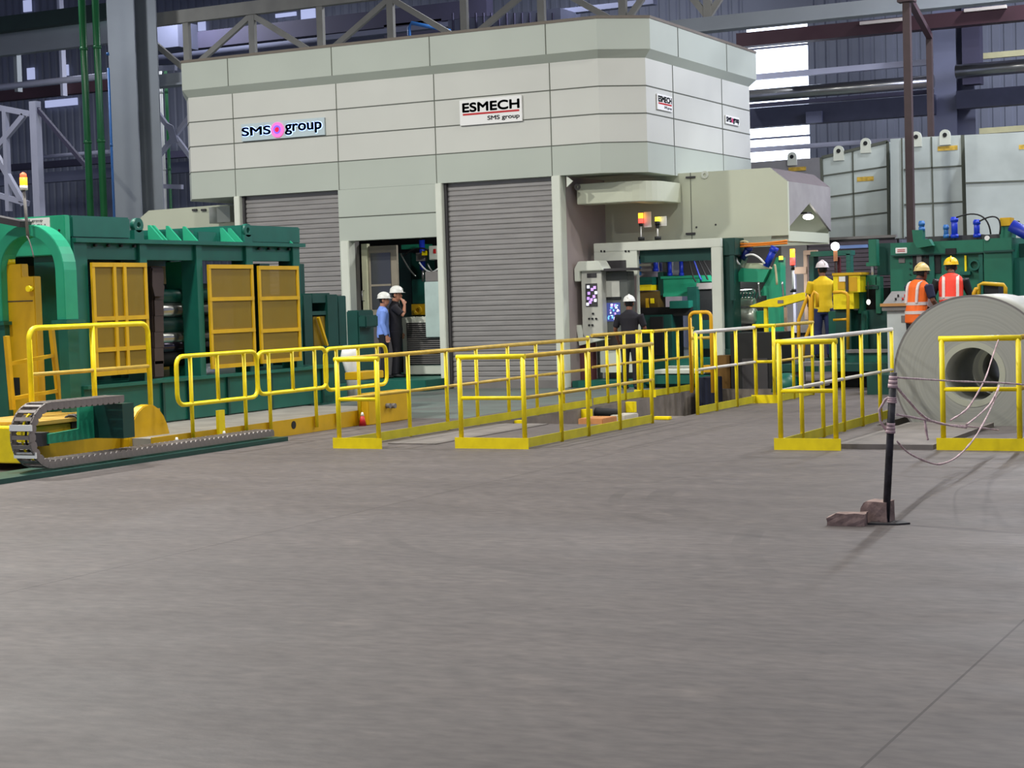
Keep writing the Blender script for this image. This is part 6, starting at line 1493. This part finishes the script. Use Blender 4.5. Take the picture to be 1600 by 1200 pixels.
        for sx in (-1, 1):
            r = MB(); pts = []
            for z, yy in ((1.11, -0.142), (1.22, -0.148), (1.32, -0.152), (1.38, -0.142), (1.43, -0.115), (1.455, -0.06)):
                q = Vector(V(sx*0.105, yy, z)); pts.append(q)
            vs = []
            for q in pts: vs += [q+Vector((-0.022, 0.0, 0)), q+Vector((0.022, 0.0, 0)), q+Vector((0.022, 0.022, 0)), q+Vector((-0.022, 0.022, 0))]
            r.add(vs, [(4*i+a, 4*i+(a+1) % 4, 4*(i+1)+(a+1) % 4, 4*(i+1)+a) for i in range(len(pts)-1) for a in range(4)]); r.build('reflective_strap', sm_, t)
    t.location = loc; t.rotation_euler = (0, 0, math.radians(facing-90)); t.scale = (k, k, k)
    return t
def at_depth(px, py, z):
    return gz(px, py, z)
HW = mat('helmet_white', (236, 236, 230), 0.35, var=0); HY = mat('helmet_yellow', (250, 200, 20), 0.35, var=0); HC = mat('helmet_cream', (216, 190, 120), 0.4, var=0); HP = mat('helmet_pinkish', (222, 212, 216), 0.4, var=0)
DK = mat('dark_cloth', (30, 28, 36), 0.85, var=0.15); JN = mat('jeans', (40, 50, 92), 0.85, var=0.2, scale=8); SB = mat('blue_shirt', (128, 160, 240), 0.8, var=0.1, scale=6); SY = mat('yellow_shirt', (236, 196, 24), 0.8, var=0.08, scale=6)
VO = mat('vest_orange', (250, 110, 30), 0.7, var=0.06); VR = mat('vest_red_orange', (255, 70, 50), 0.7, var=0.06); RF = mat('reflective', (225, 210, 205), 0.4, var=0)
relax = lambda s: ((s*0.20, 0, 1.38), (s*0.25, -0.03, 1.12), (s*0.25, 0.05, 0.88), (s*0.25, 0.07, 0.78))
p = gy(601, 585, 28.35)
person('man in light blue shirt and white helmet standing at the doorway', (p.x, 28.35, 0.2), 35, 1.64, SKINL, HW, SB, DK, (relax(-1), relax(1)), sleeves='long', head_turn=-10)
p = gy(621, 588, 28.62)
person('man in dark clothes and white helmet with his hand on his chin', (p.x, 28.62, 0.2), 20, 1.75, SKINL, HW, DK, DK, (relax(-1), ((0.20, 0, 1.38), (0.20, 0.20, 1.20), (0.07, 0.20, 1.40), (0.04, 0.17, 1.48))), head_turn=-5)
p = gy(986, 600, 28.0)
person('operator in black with white helmet standing with his back to us at the lit screens', (p.x, 28.0, 0.0), 100, 1.66, SKIN, HW, DK, DK, (((-0.20, 0, 1.38), (-0.28, 0.02, 1.12), (-0.26, 0.14, 0.92), (-0.24, 0.2, 0.84)), ((0.20, 0, 1.38), (0.28, 0.05, 1.13), (0.24, 0.25, 1.05), (0.2, 0.34, 1.05))))
p = gz(1288, 560, wz_)
person('man in yellow shirt, jeans and white helmet standing on the platform', (p.x, p.y, wz_), 112, 1.76, SKIN, HP, SY, JN, (((-0.20, 0, 1.38), (-0.27, 0.05, 1.13), (-0.24, 0.26, 0.98), (-0.22, 0.34, 0.96)), ((0.20, 0, 1.38), (0.25, 0.08, 1.14), (0.15, 0.3, 1.08), (0.1, 0.36, 1.08))), head_turn=20)
wz2 = wz_-0.1
p = gy(1432, 540, 26.75)
person('man in orange reflective vest and cream helmet leaning over the control desk', (p.x, 26.75, wz2), 62, 1.74, SKIN, HC, mat('navy_shirt', (34, 36, 66), 0.8), DK, (((-0.20, 0, 1.38), (-0.26, 0.12, 1.16), (-0.2, 0.35, 1.06), (-0.18, 0.43, 1.04)), ((0.20, 0, 1.38), (0.27, 0.06, 1.14), (0.22, 0.28, 1.0), (0.2, 0.36, 0.98))), lean=0.16, head_drop=0.03, vest=(VO, RF))
p = gy(1487, 540, 27.75)
person('man in red-orange reflective vest and yellow helmet leaning forward beside him', (p.x, 27.75, wz2), 100, 1.84, SKIN, HY, BLACK, DK, (((-0.20, 0, 1.38), (-0.29, 0.10, 1.14), (-0.26, 0.3, 0.98), (-0.25, 0.38, 0.95)), ((0.20, 0, 1.38), (0.28, 0.10, 1.14), (0.24, 0.3, 1.0), (0.22, 0.38, 0.98))), lean=0.30, head_drop=0.03, sleeves='long', vest=(VR, RF))
